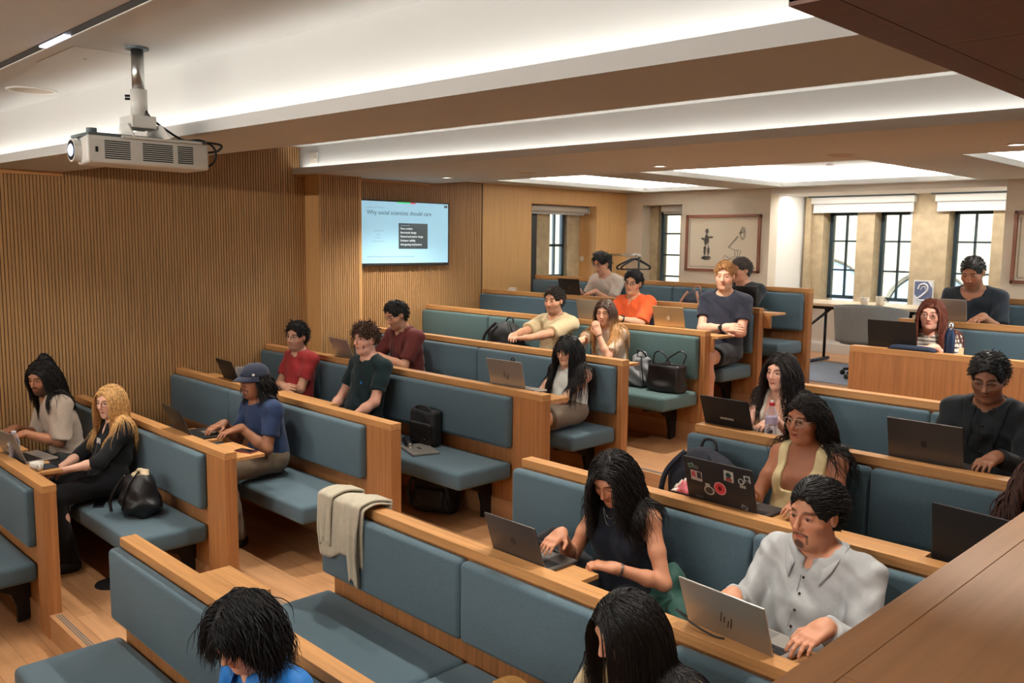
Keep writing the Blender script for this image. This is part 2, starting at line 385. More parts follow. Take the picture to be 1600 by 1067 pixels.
# windows
def window(name, x0, x1, y, z0, z1, nx, nz, latch=True):
    root = MB(); t = .045; r = .022
    root.box(x0, x0 + t, y, y + .05, z0, z1); root.box(x1 - t, x1, y, y + .05, z0, z1); root.box(x0, x1, y, y + .05, z0, z0 + t); root.box(x0, x1, y, y + .05, z1 - t, z1)
    for i in range(1, nx): xx = x0 + (x1 - x0) * i / nx; root.box(xx - r / 2, xx + r / 2, y + .005, y + .04, z0, z1)
    for i in range(1, nz): zz = z0 + (z1 - z0) * i / nz; root.box(x0, x1, y + .005, y + .04, zz - r / 2, zz + r / 2)
    o = S(root, name, M['dark_frame'])
    B(x0 + .01, x1 - .01, y + .02, y + .025, z0 + .01, z1 - .01).build('window_glass', M['glass'], o)
    if latch:
        h = MB(); xm = (x0 + x1) / 2; h.box(xm - .05, xm + .05, y - .02, y, z0 + .01, z0 + .035); h.tube([(xm + .03, y - .02, z0 + .03), (xm + .16, y - .03, z0 + .035)], .008)
        h.build('window_handle', M['dark_frame'], o)
    return o
window('window_1', -5.52, -5.06, 11.45, 1.83, 2.985, 2, 3)
window('window_2', -4.83, -4.36, 11.45, 1.83, 2.985, 2, 3)
window('window_3', -3.93, -3.44, 11.45, 1.83, 2.985, 2, 3)
window('window_4', -7.69, -7.30, 10.6, 1.76, 2.99, 1, 4)
wd = MB(); y0, y1, z0, z1, xx = 8.99, 9.37, 1.76, 2.99, XW - .42
for a, b in ((y0, y0 + .05), (y1 - .05, y1)): wd.box(xx, xx + .05, a, b, z0, z1)
for zz in (z0, 2.05, 2.48, z1 - .045): wd.box(xx, xx + .05, y0, y1, zz, zz + .035)
wd.box(xx, xx + .04, (y0 + y1) / 2 - .012, (y0 + y1) / 2 + .012, z0, z1)
o = S(wd, 'window_5', M['dark_frame']); B(xx + .02, xx + .025, y0, y1, z0, z1).build('window_glass', M['glass'], o)

# outside: the stone building across the court, its own windows and arches
fa = empty('stone_building', (0, 0, 0), 0, 'pale stone building across the court seen through the windows', 'building')
bw = MB(); FY = 21.0
M['facade'] = mat('pale_ashlar', srgb(124, 114, 94), .9, noise=((1.2, 1.2, 3), .10, 5))
M['dark_glass'] = mat('dark_window_glass', srgb(96, 116, 128), .2)
bw.box(-32.9, 16, FY, FY + 1, -5, 14); bw.build('facade_wall', M['facade'], fa)
MB().box(-32.9, 16, FY - .15, FY + .02, .55, .75).build('string_course', M['facade'], fa)
for x, z in [(-20.5, 4.4), (-17, 4.4), (-13.2, 4.4), (-10.6, 4.4), (-8.4, 4.4), (-5.6, 4.4), (-2.5, 4.4), (-15.8, -.2), (-14.2, -.2), (-18.5, -.2), (-7.2, -1.2), (-5.9, -1.2)]:
    wn = B(x - .55, x + .55, FY - .02, FY + .1, z - .75, z + .75).build('window', M['dark_glass'], fa)
    g = MB()
    for i in range(4): g.box(x - .57 + i * .38, x - .53 + i * .38, FY - .06, FY, z - .75, z + .75)
    for i in range(4): g.box(x - .57, x + .61, FY - .06, FY, z - .77 + i * .5, z - .73 + i * .5)
    g.build('glazing_bar', M['facade'], wn)
for ax, az, ar in ((-10.2, .9, 1.25), (-7.6, .9, 1.0), (-17.2, 1.2, 1.3)):
    pr = [(ax - ar, -3)] + [(ax + ar * math.cos(math.pi - t * math.pi / 12), az + ar * math.sin(math.pi - t * math.pi / 12)) for t in range(13)] + [(ax + ar, -3)]
    a = MB().prism(pr, 'y', FY - .03, FY + .05).build('arch_opening', M['dark_glass'], fa)
    ri = MB(); ri.tube([(ax + (ar + .12) * math.cos(math.pi - t * math.pi / 16), FY - .05, az + (ar + .12) * math.sin(math.pi - t * math.pi / 16)) for t in range(17)], .10, 6); ri.build('arch_moulding', M['facade'], a)
bl = empty('side_building', (0, 0, 0), 0, 'pale stone wing with sash windows seen through the window beside the slatted wall', 'building')
B(-34.5, -33, 4, 20.5, -5, 14).build('facade_wall', M['facade'], bl)
for y, z in [(17, 4.3), (19, 4.3), (15, 4.3), (12.5, 4.3), (19, .8), (16, .8)]:
    B(-33.02, -32.95, y - .6, y + .6, z - .9, z + .9).build('window', M['dark_glass'], bl)
S(B(-40, 30, 12.2, 60, -5.2, -5), 'ground', M['facade'])
# ------------------------------------------------------------------ benches
GB = 'upholstered benches in stepped rows'
def bench(label, k, x0, x1, seams=(), right_inset=0., left_over=0., shelves=(), fab='fabric', seat=True, deep=.085):
    y = YK[k]; f0 = fl(k); ct = cap(k)
    r = empty('bench', ((x0 + x1) / 2, y, f0), 0, label, 'bench', GB)
    ox, oy, oz = r.location
    def bx(a, b, c_, d, e, g): return B(a - ox, b - ox, c_ - oy, d - oy, e - oz, g - oz)
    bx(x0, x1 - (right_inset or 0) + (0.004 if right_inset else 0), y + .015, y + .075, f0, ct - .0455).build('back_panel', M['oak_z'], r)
    bx(x0, x1, y, y + deep, ct - .045, ct).build('top_rail', M['oak_x'], r, bevel=.002)
    if right_inset:
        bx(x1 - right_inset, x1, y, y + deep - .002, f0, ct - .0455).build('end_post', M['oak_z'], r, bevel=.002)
    if not seat and not right_inset:
        bx(x0, x0 + .03, y - .004, y + deep - .002, f0, ct - .0455).build('end_post', M['oak_z'], r, bevel=.002)
        bx(x0 + .03, x1, y, y + .02, f0, ct - .0455).build('front_panel', M['oak_z'], r)
    if seat:
        cx1 = x1 - right_inset if right_inset else x1
        ed = [x0 - left_over] + list(seams) + [cx1]
        for a, b in zip(ed[:-1], ed[1:]):
            a2, b2 = a + .002, b - .002
            bx(a2, b2, y - .055, y + .014, f0 + .565, f0 + .948).build('back_cushion', M[fab], r, bevel=.026, seg=4)
            sc = bx(a2, b2, y - .52, y + .0, f0 + .335, f0 + .462).build('seat_cushion', M[fab], r, bevel=.03, seg=4)
        n = max(2, int((cx1 - x0) / 1.1))
        for i in range(n):
            xx = x0 + .25 + (cx1 - x0 - .5) * i / (n - 1) - ox
            p = [(y - oy + .014, .02), (y - oy + .014, .33), (y - oy - .44, .33), (y - oy - .44, .30), (y - oy - .22, .27), (y - oy - .10, .20), (y - oy - .07, .10), (y - oy - .07, 0.0)]
            MB().prism(p, 'x', xx - .02, xx + .02).build('seat_bracket', M['black'], r)
    for a, b in shelves:
        s = bx(a, b, y + deep, y + deep + .205, ct - .068, ct - .046).build('writing_shelf', M['oak_x'], r, bevel=.0015)
        bx(a + .04, b - .04, y + .07, y + .1, ct - .19, ct - .068).build('shelf_bracket', M['oak_z'], s)
    return r
bench('blue bench at the front left, water bottle and white cup on its shelf', 0, XW, -5.84, (), .17, 0, ((-8.0, -7.15), (-7.05, -6.38)))
bench('blue bench against the slatted wall seating the blonde woman in black', 1, XW, -5.285, (-6.9,), .27, 0, ((-6.36, -5.9), (-5.75, -5.29)))
bench('blue bench against the slatted wall seating the man in the cap', 2, XW, -4.705, (-6.95,), .29, 0, ((-7.9, -7.0), (-6.6, -5.8)))
bench('blue bench seating the man in dark green and the man in red with crossed arms', 3, XW, -4.19, (-7.0, ), .30, 0, ((-7.4, -6.6), (-4.75, -4.2)))
bench('blue bench seating the man in the maroon polo and the woman in the sleeveless blouse', 4, XW, -4.24, (-7.0, -5.89,), .05, 0, ((-7.2, -6.4), (-5.0, -4.3)))
bench('green-blue bench holding the black tote bag beside the grey bag', 5, XW, -4.235, (-6.97, -5.5), .05, 0, ((-6.1, -5.3), (-4.95, -4.16)), 'fabric_g')
bench('blue bench seating the man in orange and the blond man', 6, XW, -4.245, (-6.97, -5.4), .05, 0, ((-7.3, -6.5), (-5.0, -4.13)))
bench('rearmost blue bench, in front of the coat rail and framed lamp drawing', 7, XW, -4.23, (-5.88, ), .05, 0, ())
bench('blue bench in the foreground seating the person in the bright blue top', 0, -4.57, XR, (-2.55,), 0, .03, ((-3.93, -3.53),))
bench('blue bench with the cream sweatshirt draped over its top rail', 1, -4.03, XR, (-2.90, -1.75), 0, .03, ((-2.82, -2.36), (-1.78, -1.30)))
bench('blue bench seating the curly haired woman and the man in the grey shirt', 2, -3.462, XR, (-1.95,), 0, .03, ((-2.42, -1.85), (-1.75, -1.30), (-1.1, -.7)))
bench('blue bench seating the woman in the cream square-neck top', 3, -2.921, XR, (-1.833,), 0, .03, ((-2.85, -2.35), (-1.85, -1.25)))
bench('blue bench seating the man in the black shirt on the right side of the aisle', 4, -2.92, XR, (-1.9,), 0, .03, ())
bench('plain oak desk front under the black laptop and navy steel flask', 5, -2.94, XR, (), 0, 0, ((-2.9, -1.2),), seat=False)
bench('blue bench seating the auburn haired woman in the striped top', 6, -2.95, XR, (-1.9,), 0, .02, ((-2.7, -2.0),))
bench('blue bench against the back wall seating the bearded man in the black tee', 7, -2.75, XR, (-1.6,), 0, .02, ())
# ------------------------------------------------------------------ figures: smooth implicit bodies polygonised once each
def V(*a): return np.array(a, float)
def nrm(v):
    v = np.asarray(v, float); return v / (np.linalg.norm(v) + 1e-12)
def cc(a, b, ra, rb, k=.02, cut=False): return ('c', np.asarray(a, float), np.asarray(b, float), ra, rb, k, cut)
def el(c, R, r, k=.02): return ('e', np.asarray(c, float), np.asarray(R, float), np.asarray(r, float), k)
def bx_(c, R, hf, rad, k=.01): return ('b', np.asarray(c, float), np.asarray(R, float), np.asarray(hf, float), rad, k)
def neg(p): return ('n', p)
def pdist(P, p):
    t = p[0]
    if t == 'c':
        a, b, ra, rb = p[1:5]; ba = b - a; L = ba @ ba + 1e-12; h0 = (P - a) @ ba / L; h = np.clip(h0, 0, 1)
        d = np.linalg.norm(P - a - h[:, None] * ba, axis=1) - (ra + (rb - ra) * h)
        if p[6]: d = np.maximum(d, (h0 - 1) * math.sqrt(L))
        return d
    if t == 'e':
        q = (P - p[1]) @ p[2].T; r = p[3]; k0 = np.linalg.norm(q / r, axis=1); k1 = np.linalg.norm(q / (r * r), axis=1) + 1e-9
        return k0 * (k0 - 1) / k1
    q = np.abs((P - p[1]) @ p[2].T) - p[3] + p[4]
    return np.linalg.norm(np.maximum(q, 0), axis=1) + np.minimum(q.max(1), 0) - p[4]
def pk(p): return p[-1] if p[0] != 'c' else p[5]
def sdf(P, prims):
    d = None
    for p in prims:
        if p[0] == 'n':
            e = pdist(P, p[1]); k = pk(p[1]); e = -e
            h = np.maximum(k - np.abs(d - e), 0) / k; d = np.maximum(d, e) + h * h * k * .25
        else:
            e = pdist(P, p)
            if d is None: d = e
            else:
                k = pk(p); h = np.maximum(k - np.abs(d - e), 0) / k; d = np.minimum(d, e) - h * h * k * .25
    return d
def polygonise(prims, lo, hi, h, disp=None, keep=None):
    lo = np.asarray(lo, float); n = np.maximum(np.ceil((np.asarray(hi) - lo) / h).astype(int) + 1, 4); b = 8
    nb = (n + b - 1) // b; D = np.ones(nb * b, np.float32)
    I = np.stack(np.meshgrid(*[np.arange(m) for m in nb], indexing='ij'), -1).reshape(-1, 3)
    cen = lo + (I * b + (b - 1) / 2) * h; rad = h * b * .87
    E_ = [pdist(cen, p[1] if p[0] == 'n' else p) for p in prims]
    dm = np.min([e for e, p in zip(E_, prims) if p[0] != 'n'], axis=0)
    off = np.stack(np.meshgrid(*[np.arange(b)] * 3, indexing='ij'), -1).reshape(-1, 3) * h
    dc = sdf(cen, prims)
    act = np.where(np.abs(dc) < rad + .03)[0]
    far = np.where(np.abs(dc) >= rad + .03)[0]
    for i in far:
        if dc[i] < 0:
            x, y, z = I[i] * b; D[x:x + b, y:y + b, z:z + b] = -1
    for i in act:
        x, y, z = I[i] * b; P = lo + I[i] * b * h + off
        sel = [p for e, p in zip(E_, prims) if (p[0] == 'n' and e[i] < rad + .03) or (p[0] != 'n' and e[i] < dm[i] + 2 * rad + .05)]
        d = sdf(P, sel)
        if disp is not None: d = d + disp(P)
        D[x:x + b, y:y + b, z:z + b] = d.reshape(b, b, b)
    s = D < 0
    c = np.zeros(tuple(np.array(s.shape) - 1), np.uint8)
    for dx in (0, 1):
        for dy in (0, 1):
            for dz in (0, 1): c += s[dx:s.shape[0] - 1 + dx, dy:s.shape[1] - 1 + dy, dz:s.shape[2] - 1 + dz]
    A = np.argwhere((c > 0) & (c < 8))
    if len(A) == 0: return np.zeros((0, 3)), np.zeros((0, 4), int)
    cor = np.array([(i, j, k) for i in (0, 1) for j in (0, 1) for k in (0, 1)])
    val = np.stack([D[A[:, 0] + o[0], A[:, 1] + o[1], A[:, 2] + o[2]] for o in cor], 1)
    acc = np.zeros((len(A), 3)); cnt = np.zeros(len(A))
    for i in range(8):
        for j in range(i + 1, 8):
            if np.abs(cor[i] - cor[j]).sum() == 1:
                m = (val[:, i] < 0) != (val[:, j] < 0); t = np.where(m, val[:, i] / np.where(m, val[:, i] - val[:, j], 1), 0)
                acc += np.where(m[:, None], cor[i] + t[:, None] * (cor[j] - cor[i]), 0); cnt += m
    vert = lo + (A + acc / cnt[:, None]) * h
    idx = -np.ones(c.shape, np.int32); idx[A[:, 0], A[:, 1], A[:, 2]] = np.arange(len(A))
    F = []
    for ax in range(3):
        u, v = [(1, 2), (2, 0), (0, 1)][ax]
        sl0 = [slice(1, -1)] * 3; sl1 = [slice(1, -1)] * 3
        sl0[ax] = slice(0, -1); sl1[ax] = slice(1, None)
        a = s[tuple(sl0)]; bb = s[tuple(sl1)]
        for flip in (0, 1):
            e = np.argwhere((a & ~bb) if flip == 0 else (~a & bb))
            if len(e) == 0: continue
            g = e.copy(); g[:, u] += 1; g[:, v] += 1
            def at(du, dv):
                q = g.copy(); q[:, u] += du; q[:, v] += dv; return idx[q[:, 0], q[:, 1], q[:, 2]]
            q = np.stack([at(-1, -1), at(0, -1), at(0, 0), at(-1, 0)], 1)
            F.append(q if flip == 0 else q[:, ::-1])
    F = np.concatenate(F); F = F[(F >= 0).all(1)]
    if keep is not None:
        F = F[keep(vert[F].mean(1))]
        used, inv = np.unique(F, return_inverse=True); vert = vert[used]; F = inv.reshape(-1, 4)
    return vert, F
def mesh_np(name, parts, mt, parent, col=None):
    vs, fs, o = [], [], 0
    for v, f in parts:
        vs.append(v); fs.append(f + o); o += len(v)
    v = np.concatenate(vs)
    me = bpy.data.meshes.new(name); nv = len(v); me.vertices.add(nv); me.vertices.foreach_set('co', v.astype(np.float32).ravel())
    nf = sum(len(f) for f in fs); w_ = np.concatenate([np.full(len(f), f.shape[1]) for f in fs]); st = np.concatenate([[0], np.cumsum(w_)[:-1]])
    me.loops.add(int(w_.sum())); me.loops.foreach_set('vertex_index', np.concatenate([f.ravel() for f in fs]).astype(np.int32))
    me.polygons.add(nf); me.polygons.foreach_set('loop_start', st.astype(np.int32)); me.polygons.foreach_set('use_smooth', np.ones(nf, bool))
    me.update(calc_edges=True); me.validate()
    if col is not None:
        ca = me.color_attributes.new('Col', 'FLOAT_COLOR', 'POINT'); ca.data.foreach_set('color', np.concatenate([col, np.ones((nv, 1))], 1).astype(np.float32).ravel())
    me.materials.append(mt); ob = bpy.data.objects.new(name, me); C.objects.link(ob); ob.parent = parent
    return ob
def skin_material():
    m = bpy.data.materials.new('skin'); m.use_nodes = True; nt = m.node_tree; p = nt.nodes['Principled BSDF']
    a = nt.nodes.new('ShaderNodeAttribute'); a.attribute_name = 'Col'; nt.links.new(a.outputs['Color'], p.inputs['Base Color'])
    p.inputs['Roughness'].default_value = .5; p.inputs['Specular IOR Level'].default_value = .35
    p.inputs['Subsurface Weight'].default_value = .12; p.inputs['Subsurface Radius'].default_value = (.9, .35, .2); p.inputs['Subsurface Scale'].default_value = .012
    return m
M['skin'] = skin_material()
M['eye_white'] = mat('eye_white', srgb(206, 198, 190), .25); M['iris'] = mat('iris_dark', srgb(34, 24, 18), .15)
M['lens'] = M['glass']
def hair_mat(col): return mat('hair_%d_%d_%d' % col, srgb(*col), .5, noise=((60, 60, 60), .35, 2), spec=.35)
def cloth_mat(col, kind='cotton', rough=.88):
    return mat('%s_%d_%d_%d' % ((kind,) + col), srgb(*col), rough, noise=((38, 38, 38), .06, 3), bump=((300, 300, 300), .12, .002), spec=.25, sheen=.1)

def ik(S, W, L1, L2, hint):
    d = W - S; L = np.linalg.norm(d); Lm = (L1 + L2) * .995
    if L > Lm: W = S + d * Lm / L; d = W - S; L = Lm
    a = (L1 * L1 - L2 * L2 + L * L) / (2 * L); hh = math.sqrt(max(L1 * L1 - a * a, 0)); u = d / L
    hv = np.asarray(hint, float); hv = nrm(hv - u * (hv @ u)); return S + u * a + hv * hh, W
def hand_prims(W, d, n, side, s, curl):
    """W wrist, d pointing along the hand, n out of the back of the hand, side = +1 when the thumb lies towards d x n."""
    d = nrm(d); n = nrm(n - d * (n @ d)); t = np.cross(d, n) * side; R = np.stack([t, n, d])
    pr = [bx_(W + d * .05 * s, R, V(.040, .0145, .052) * s, .012 * s, .018), cc(W - d * .01, W + d * .03 * s, .025 * s, .028 * s, .02)]
    for i, (o, l, r) in enumerate(((.031, .074, .0088), (.0105, .082, .009), (-.0105, .076, .0088), (-.030, .060, .0076))):
        p = W + d * (.098 - abs(i - 1) * .004) * s + t * o * s; q = d + t * (o * 2.2); seg = (.45, .30, .25); c_ = curl * (1 + .12 * (i - 1.5)); an = .25 * curl
        for j in range(3):
            a_ = an; e = p + (nrm(q) * math.cos(a_) - n * math.sin(a_)) * l * seg[j] * s; pr.append(cc(p, e, r * s * (1 - .09 * j), r * s * (1 - .09 * (j + 1)), .004 if j else .012)); p = e; an += c_
    p = W + d * .025 * s + t * .032 * s - n * .006 * s
    q = nrm(d * .75 + t * .75 - n * .25); e = p + q * .042 * s; pr.append(cc(p, e, .0125 * s, .0105 * s, .016))
    q2 = nrm(d * .95 + t * .15 - n * (.25 + .2 * curl)); pr.append(cc(e, e + q2 * .038 * s, .0105 * s, .008 * s, .005))
    return pr

def frame(fwd, up):
    f = nrm(fwd); u = nrm(up - f * (np.asarray(up) @ f)); r = np.cross(f, u); return np.stack([r, f, u])       # rows: right, fwd, up

class Fig: pass
def person(label, k, head, pel=None, yaw=0, pitch=8, roll=0, tyaw=0, s=1.0, sex='m', skin=(214, 160, 130), hair=None, hcol=(28, 22, 20), beard=0, bcol=None,
           glasses=None, top=None, bottom=None, larm='lap', rarm='lap', q=1.0, floor_z=None, group=None, fat=0., feet=True, shoes=(24, 24, 26), smile=0, name='person'):
    rng = np.random.RandomState(abs(hash(label)) % 1 + int(abs(head[0]) * 1000) % 9999)
    f0 = fl(k) if floor_z is None else floor_z
    H = V(*head); P = V(*(pel if pel is not None else (H[0], YK[k] - .25 - .03 * fat, f0 + .602 + .008 * fat)))
    base = V(P[0], P[1], f0); root = empty(name, tuple(base), 0, label, 'person', group)
    H = H - base; P = P - base; female = sex == 'f'; hs = s * (.955 if female else 1.0)
    a = math.radians(tyaw); tf = V(math.sin(a), -math.cos(a), 0)
    a = math.radians(yaw); pi_ = math.radians(pitch); hf = V(math.sin(a) * math.cos(pi_), -math.cos(a) * math.cos(pi_), -math.sin(pi_))
    rl = math.radians(roll); hr0 = np.cross(hf, V(0, 0, 1)); hr0 = nrm(hr0); hu0 = np.cross(hr0, hf); hu = nrm(hu0 * math.cos(rl) + hr0 * math.sin(rl))
    HR = frame(hf, hu)
    def hp(x, y, z): return H + (HR[0] * x + HR[1] * y + HR[2] * z) * hs
    atlas = hp(0, -.022, -.085)
    N = atlas + V(0, 0, -.085 * s) - tf * .018
    mid_ = (P + N) / 2 - tf * .035
    def sp(t): return (1 - t) ** 2 * P + 2 * t * (1 - t) * mid_ + t * t * N
    def fr(t):
        e = .02; u = nrm(sp(min(t + e, 1)) - sp(max(t - e, 0))); return frame(tf, u) if abs(u @ tf) < .99 else frame(V(0, -1, 0), u)
    def fr2(t):
        u = nrm(sp(min(t + .02, 1)) - sp(max(t - .02, 0))); r = nrm(np.cross(tf, u)); f = np.cross(u, r); return np.stack([r, f, u])
    sw = (.155 if female else .178) * s; g = .9 if female else 1.0
    Fc = fr2(.75); Fs = fr2(.9)
    shc = sp(.9) - Fs[1] * .008
    SH = {+1: shc + Fs[0] * sw, -1: shc - Fs[0] * sw}                 # +1 the person's right
    def torso(i, arms=True):
        F3 = fr2(.3)
        L = [el(sp(.02), fr2(.1), V((.168 + (.008 if female else 0)) * s + fat * .02 + i, .122 * s + i + fat * .03, .125 * s + i), .05),
             el(sp(.30) + F3[1] * fat * .03, F3, V(.138 * g * s + i + fat * .035, .104 * s + i + fat * .05, .15 * s + i), .08),
             el(sp(.66), Fc, V(.156 * g * s + i + fat * .015, .112 * g * s + i + fat * .015, .185 * s + i), .07)]
        if female:
            for e in (1, -1): L.append(el(sp(.62) + Fc[1] * .082 * s + Fc[0] * e * .068 * s, Fc, V(.060 * s + i, .048 * s + i, .06 * s + i), .04))
        return L
    def shoulders(i):
        return [cc(SH[1] + Fs[2] * .004, SH[-1] + Fs[2] * .004, .052 * g * s + i, .052 * g * s + i, .05)] + [cc(N + V(0, 0, .005) + Fs[0] * e * .02, SH[e] * .8 + N * .2 - Fs[2] * .0, .05 * g * s + i, .046 * g * s + i, .05) for e in (1, -1)]
    # arms
    prm = []; arms = {}
    ua, fa = .285 * s, .245 * s
    Fl = {'lap': (.10, .30, -.32, (.5, -.3, -.4), 1), }
    for e, spec in ((1, rarm), (-1, larm)):
        S0 = SH[e]
        if isinstance(spec, dict):
            Wt = V(*spec['w']) - base if spec.get('world', True) else S0 + Fs[0] * e * spec['w'][0] + tf * spec['w'][1] + V(0, 0, spec['w'][2])
            hint = V(*spec.get('hint', (0, 0, 0)))
            hint = Fs[0] * e * hint[0] + tf * hint[1] + V(0, 0, hint[2]); curl = spec.get('curl', .35); hd = spec.get('dir'); hn = spec.get('n')
        else:
            Wt = P + Fs[0] * e * .10 + tf * .30 + V(0, 0, .10); hint = Fs[0] * e * .6 - tf * .5 - V(0, 0, .4); curl = .45; hd = None; hn = None
        E1, W1 = ik(S0, Wt, ua, fa, hint); fd = nrm(W1 - E1)
        if hd is None: dd = fd
        else: dd = nrm(Fs[0] * e * hd[0] + tf * hd[1] + V(0, 0, hd[2]))
        nn = V(0, 0, 1) + .01 * tf if hn is None else Fs[0] * e * hn[0] + tf * hn[1] + V(0, 0, hn[2])
        nn = nn - dd * (nn @ dd); nn = nrm(nn)
        sd_ = 1.0 if (np.cross(dd, nn) @ (-Fs[0] * e)) > 0 else -1.0
        arms[e] = (S0, E1, W1, dd)
        ag = (.84 if female else 1.0) * s
        prm += [cc(S0 - Fs[2] * .005, S0 * .5 + E1 * .5, .051 * ag, .045 * ag, .03), cc(S0 * .5 + E1 * .5, E1, .045 * ag, .040 * ag, .02),
                cc(E1, E1 * .65 + W1 * .35, .040 * ag, .041 * ag, .02), cc(E1 * .65 + W1 * .35, W1, .041 * ag, .027 * ag, .02)]
        arms[e] += (hand_prims(W1, dd, nn, sd_, s * (.92 if female else 1.0), curl),)
    hands = arms[1][4] + arms[-1][4]
    # legs
    legs = []; kn = {}
    for e in (1, -1):
        hipj = P + Fs[0] * e * .092 * s + V(0, 0, -.012); bd = bottom or {}
        kx = bd.get('knees', .12); K = P + nrm(V(0, -1, 0) * 1 + tf * .3) * (.425 * s) + Fs[0] * e * kx + V(0, 0, bd.get('kz', -.04))
        A_ = V(K[0], K[1] + bd.get('fy', .10), .085)
        kn[e] = (hipj, K, A_)
        legs += [cc(hipj, K, .082 * s + fat * .012, .058 * s, .03), cc(K, K * .65 + A_ * .35 + V(0, .012, 0), .056 * s, .054 * s, .03), cc(K * .65 + A_ * .35 + V(0, .012, 0), A_, .054 * s, .034 * s, .03),
                 cc(A_ + V(0, .02, -.035), A_ + V(0, -.13, -.055), .036 * s, .028 * s, .03)]
    # head
    m_ = 0 if female else 1
    neckr = (.046 if female else .056) * s
    head_p = [el(hp(0, -.012, .028), HR, V(.0755, .097, .090) * hs, .03), el(hp(0, .030, -.04), HR, V(.0585 + .002 * m_, .064, .076) * hs, .035),
              cc(hp(.030, .035, -.088), hp(-.030, .035, -.088), .024 * hs, .024 * hs, .03), el(hp(0, .068, -.098), HR, V(.022 + .004 * m_, .020, .018) * hs, .025),
              cc(hp(.034, .074, .033), hp(-.034, .074, .033), .013 * hs, .013 * hs, .02),
              el(hp(.046, .050, -.022), HR, V(.020, .026, .022) * hs, .03), el(hp(-.046, .050, -.022), HR, V(.020, .026, .022) * hs, .03),
              cc(hp(0, .088, .018), hp(0, .109 + .003 * m_, -.026), .0075 * hs, .0105 * hs, .012), el(hp(.0105, .096, -.032), HR, V(.008, .011, .007) * hs, .008), el(hp(-.0105, .096, -.032), HR, V(.008, .011, .007) * hs, .008),
              neg(el(hp(.031, .098, .008), HR, V(.019, .020, .012) * hs, .014)), neg(el(hp(-.031, .098, .008), HR, V(.019, .020, .012) * hs, .014)),
              el(hp(.031, .0745, .007), HR, V(.0175, .0125, .0125) * hs, .006), el(hp(-.031, .0745, .007), HR, V(.0175, .0125, .0125) * hs, .006),
              cc(hp(.021, .080, -.0595), hp(0, .0905, -.0565), .0042 * hs, .0062 * hs, .006), cc(hp(-.021, .080, -.0595), hp(0, .0905, -.0565), .0042 * hs, .0062 * hs, .006),
              cc(hp(.017, .080, -.067), hp(-.017, .080, -.067), .0068 * hs, .0068 * hs, .006), neg(cc(hp(.024, .0885, -.0620), hp(-.024, .0885, -.0620), .0022 * hs, .0022 * hs, .003))]
    for e in (1, -1):
        Re = np.stack([nrm(HR[0] * .93 - HR[1] * .35 * e * 1), HR[1], HR[2]])
        head_p += [el(hp(e * .0765, -.008, -.002), HR, V(.0085, .019, .031) * hs, .008), neg(el(hp(e * .087, -.004, .002), HR, V(.006, .010, .017) * hs, .004))]
    if beard and beard > 1:
        head_p += [el(hp(0, .040, -.078), HR, V(.056, .056, .050) * hs, .02)]
    neck_p = [cc(N - V(0, 0, .03), atlas + HR[1] * .004, neckr * 1.06, neckr, .03), cc(N + tf * .005, hp(0, .012, -.075), neckr * .8, neckr * .8, .03)]
    allp = torso(0) + shoulders(0) + prm + legs + hands + neck_p + head_p
    def bb(pr, m=.03):
        pts = [];
        for p in pr:
            if p[0] == 'n': continue
            if p[0] == 'c': r = max(p[3], p[4]); pts += [p[1] - r, p[1] + r, p[2] - r, p[2] + r]
            else:
                r = np.max(p[3]); pts += [p[1] - r, p[1] + r]
        pts = np.array(pts); return pts.min(0) - m, pts.max(0) + m
    hh, hb, hnd = .0031 * q * QUICK, .0085 * q * QUICK, .0040 * q * QUICK
    cutN = N + (atlas - N) * .25; upN = nrm(atlas - N)
    Wd = [(arms[e][2], arms[e][3]) for e in (1, -1)]
    hbx = [bb(arms[e][4], .006) for e in (1, -1)]; kbx = bb(head_p + neck_p[:1], .006)
    def inb(Pt, q): return np.minimum((Pt - q[0]).min(1), (q[1] - Pt).min(1))
    def reg(Pt, which, tol):
        sh_ = np.minimum((Pt - cutN) @ upN, inb(Pt, kbx)); sm_ = np.full(len(Pt), -9.)
        for (W1, dd), q_ in zip(Wd, hbx): sm_ = np.maximum(sm_, np.minimum((Pt - W1) @ dd, inb(Pt, q_)))
        return [(sh_ < tol) & (sm_ < tol), sh_ > -tol, sm_ > -tol][which]
    parts = []
    lo, hi = bb(allp); parts.append(polygonise(allp, lo, hi, hb, keep=lambda c_: reg(c_, 0, .006)))
    lo, hi = bb(head_p + neck_p[:1], .01); near_hands = [p for p in hands + prm]
    parts.append(polygonise(torso(0) + shoulders(0) + neck_p + head_p, lo, hi, hh, keep=lambda c_: reg(c_, 1, .004)))
    for (W1, dd), q_ in zip(Wd, hbx):
        parts.append(polygonise(prm + hands + legs + torso(0), q_[0] - .008, q_[1] + .008, hnd, keep=lambda c_, W1=W1, dd=dd, q_=q_: np.minimum((c_ - W1) @ dd, inb(c_, q_)) > -.004))
    parts = [p for p in parts if len(p[0])]
    # complexion: lips, brows, lashes, stubble belong to the skin itself
    allv = np.concatenate([p[0] for p in parts]); L = (allv - H) @ HR.T / hs
    base_c = np.array(srgb(*skin)[:3]); col = np.tile(base_c, (len(allv), 1))
    def blend(mk, c_):
        nonlocal col
        mk = np.clip(mk, 0, 1)[:, None]; col = col * (1 - mk) + np.array(c_) * mk
    x, y, z = L[:, 0], L[:, 1], L[:, 2]; front = y > .03; nz_ = (np.sin(x * 900) * np.sin(z * 800 + x * 300) * np.sin(y * 700)) * .25
    red = base_c * V(1.0, .78, .76)
    blend(np.exp(-((np.abs(x) - .04) ** 2 + (z + .025) ** 2) / .0006) * .5 * front, red); blend(np.exp(-(x ** 2 / .0003 + (z + .03) ** 2 / .0003)) * .35 * front, red)
    dark = np.array(srgb(*(bcol or hcol))[:3])
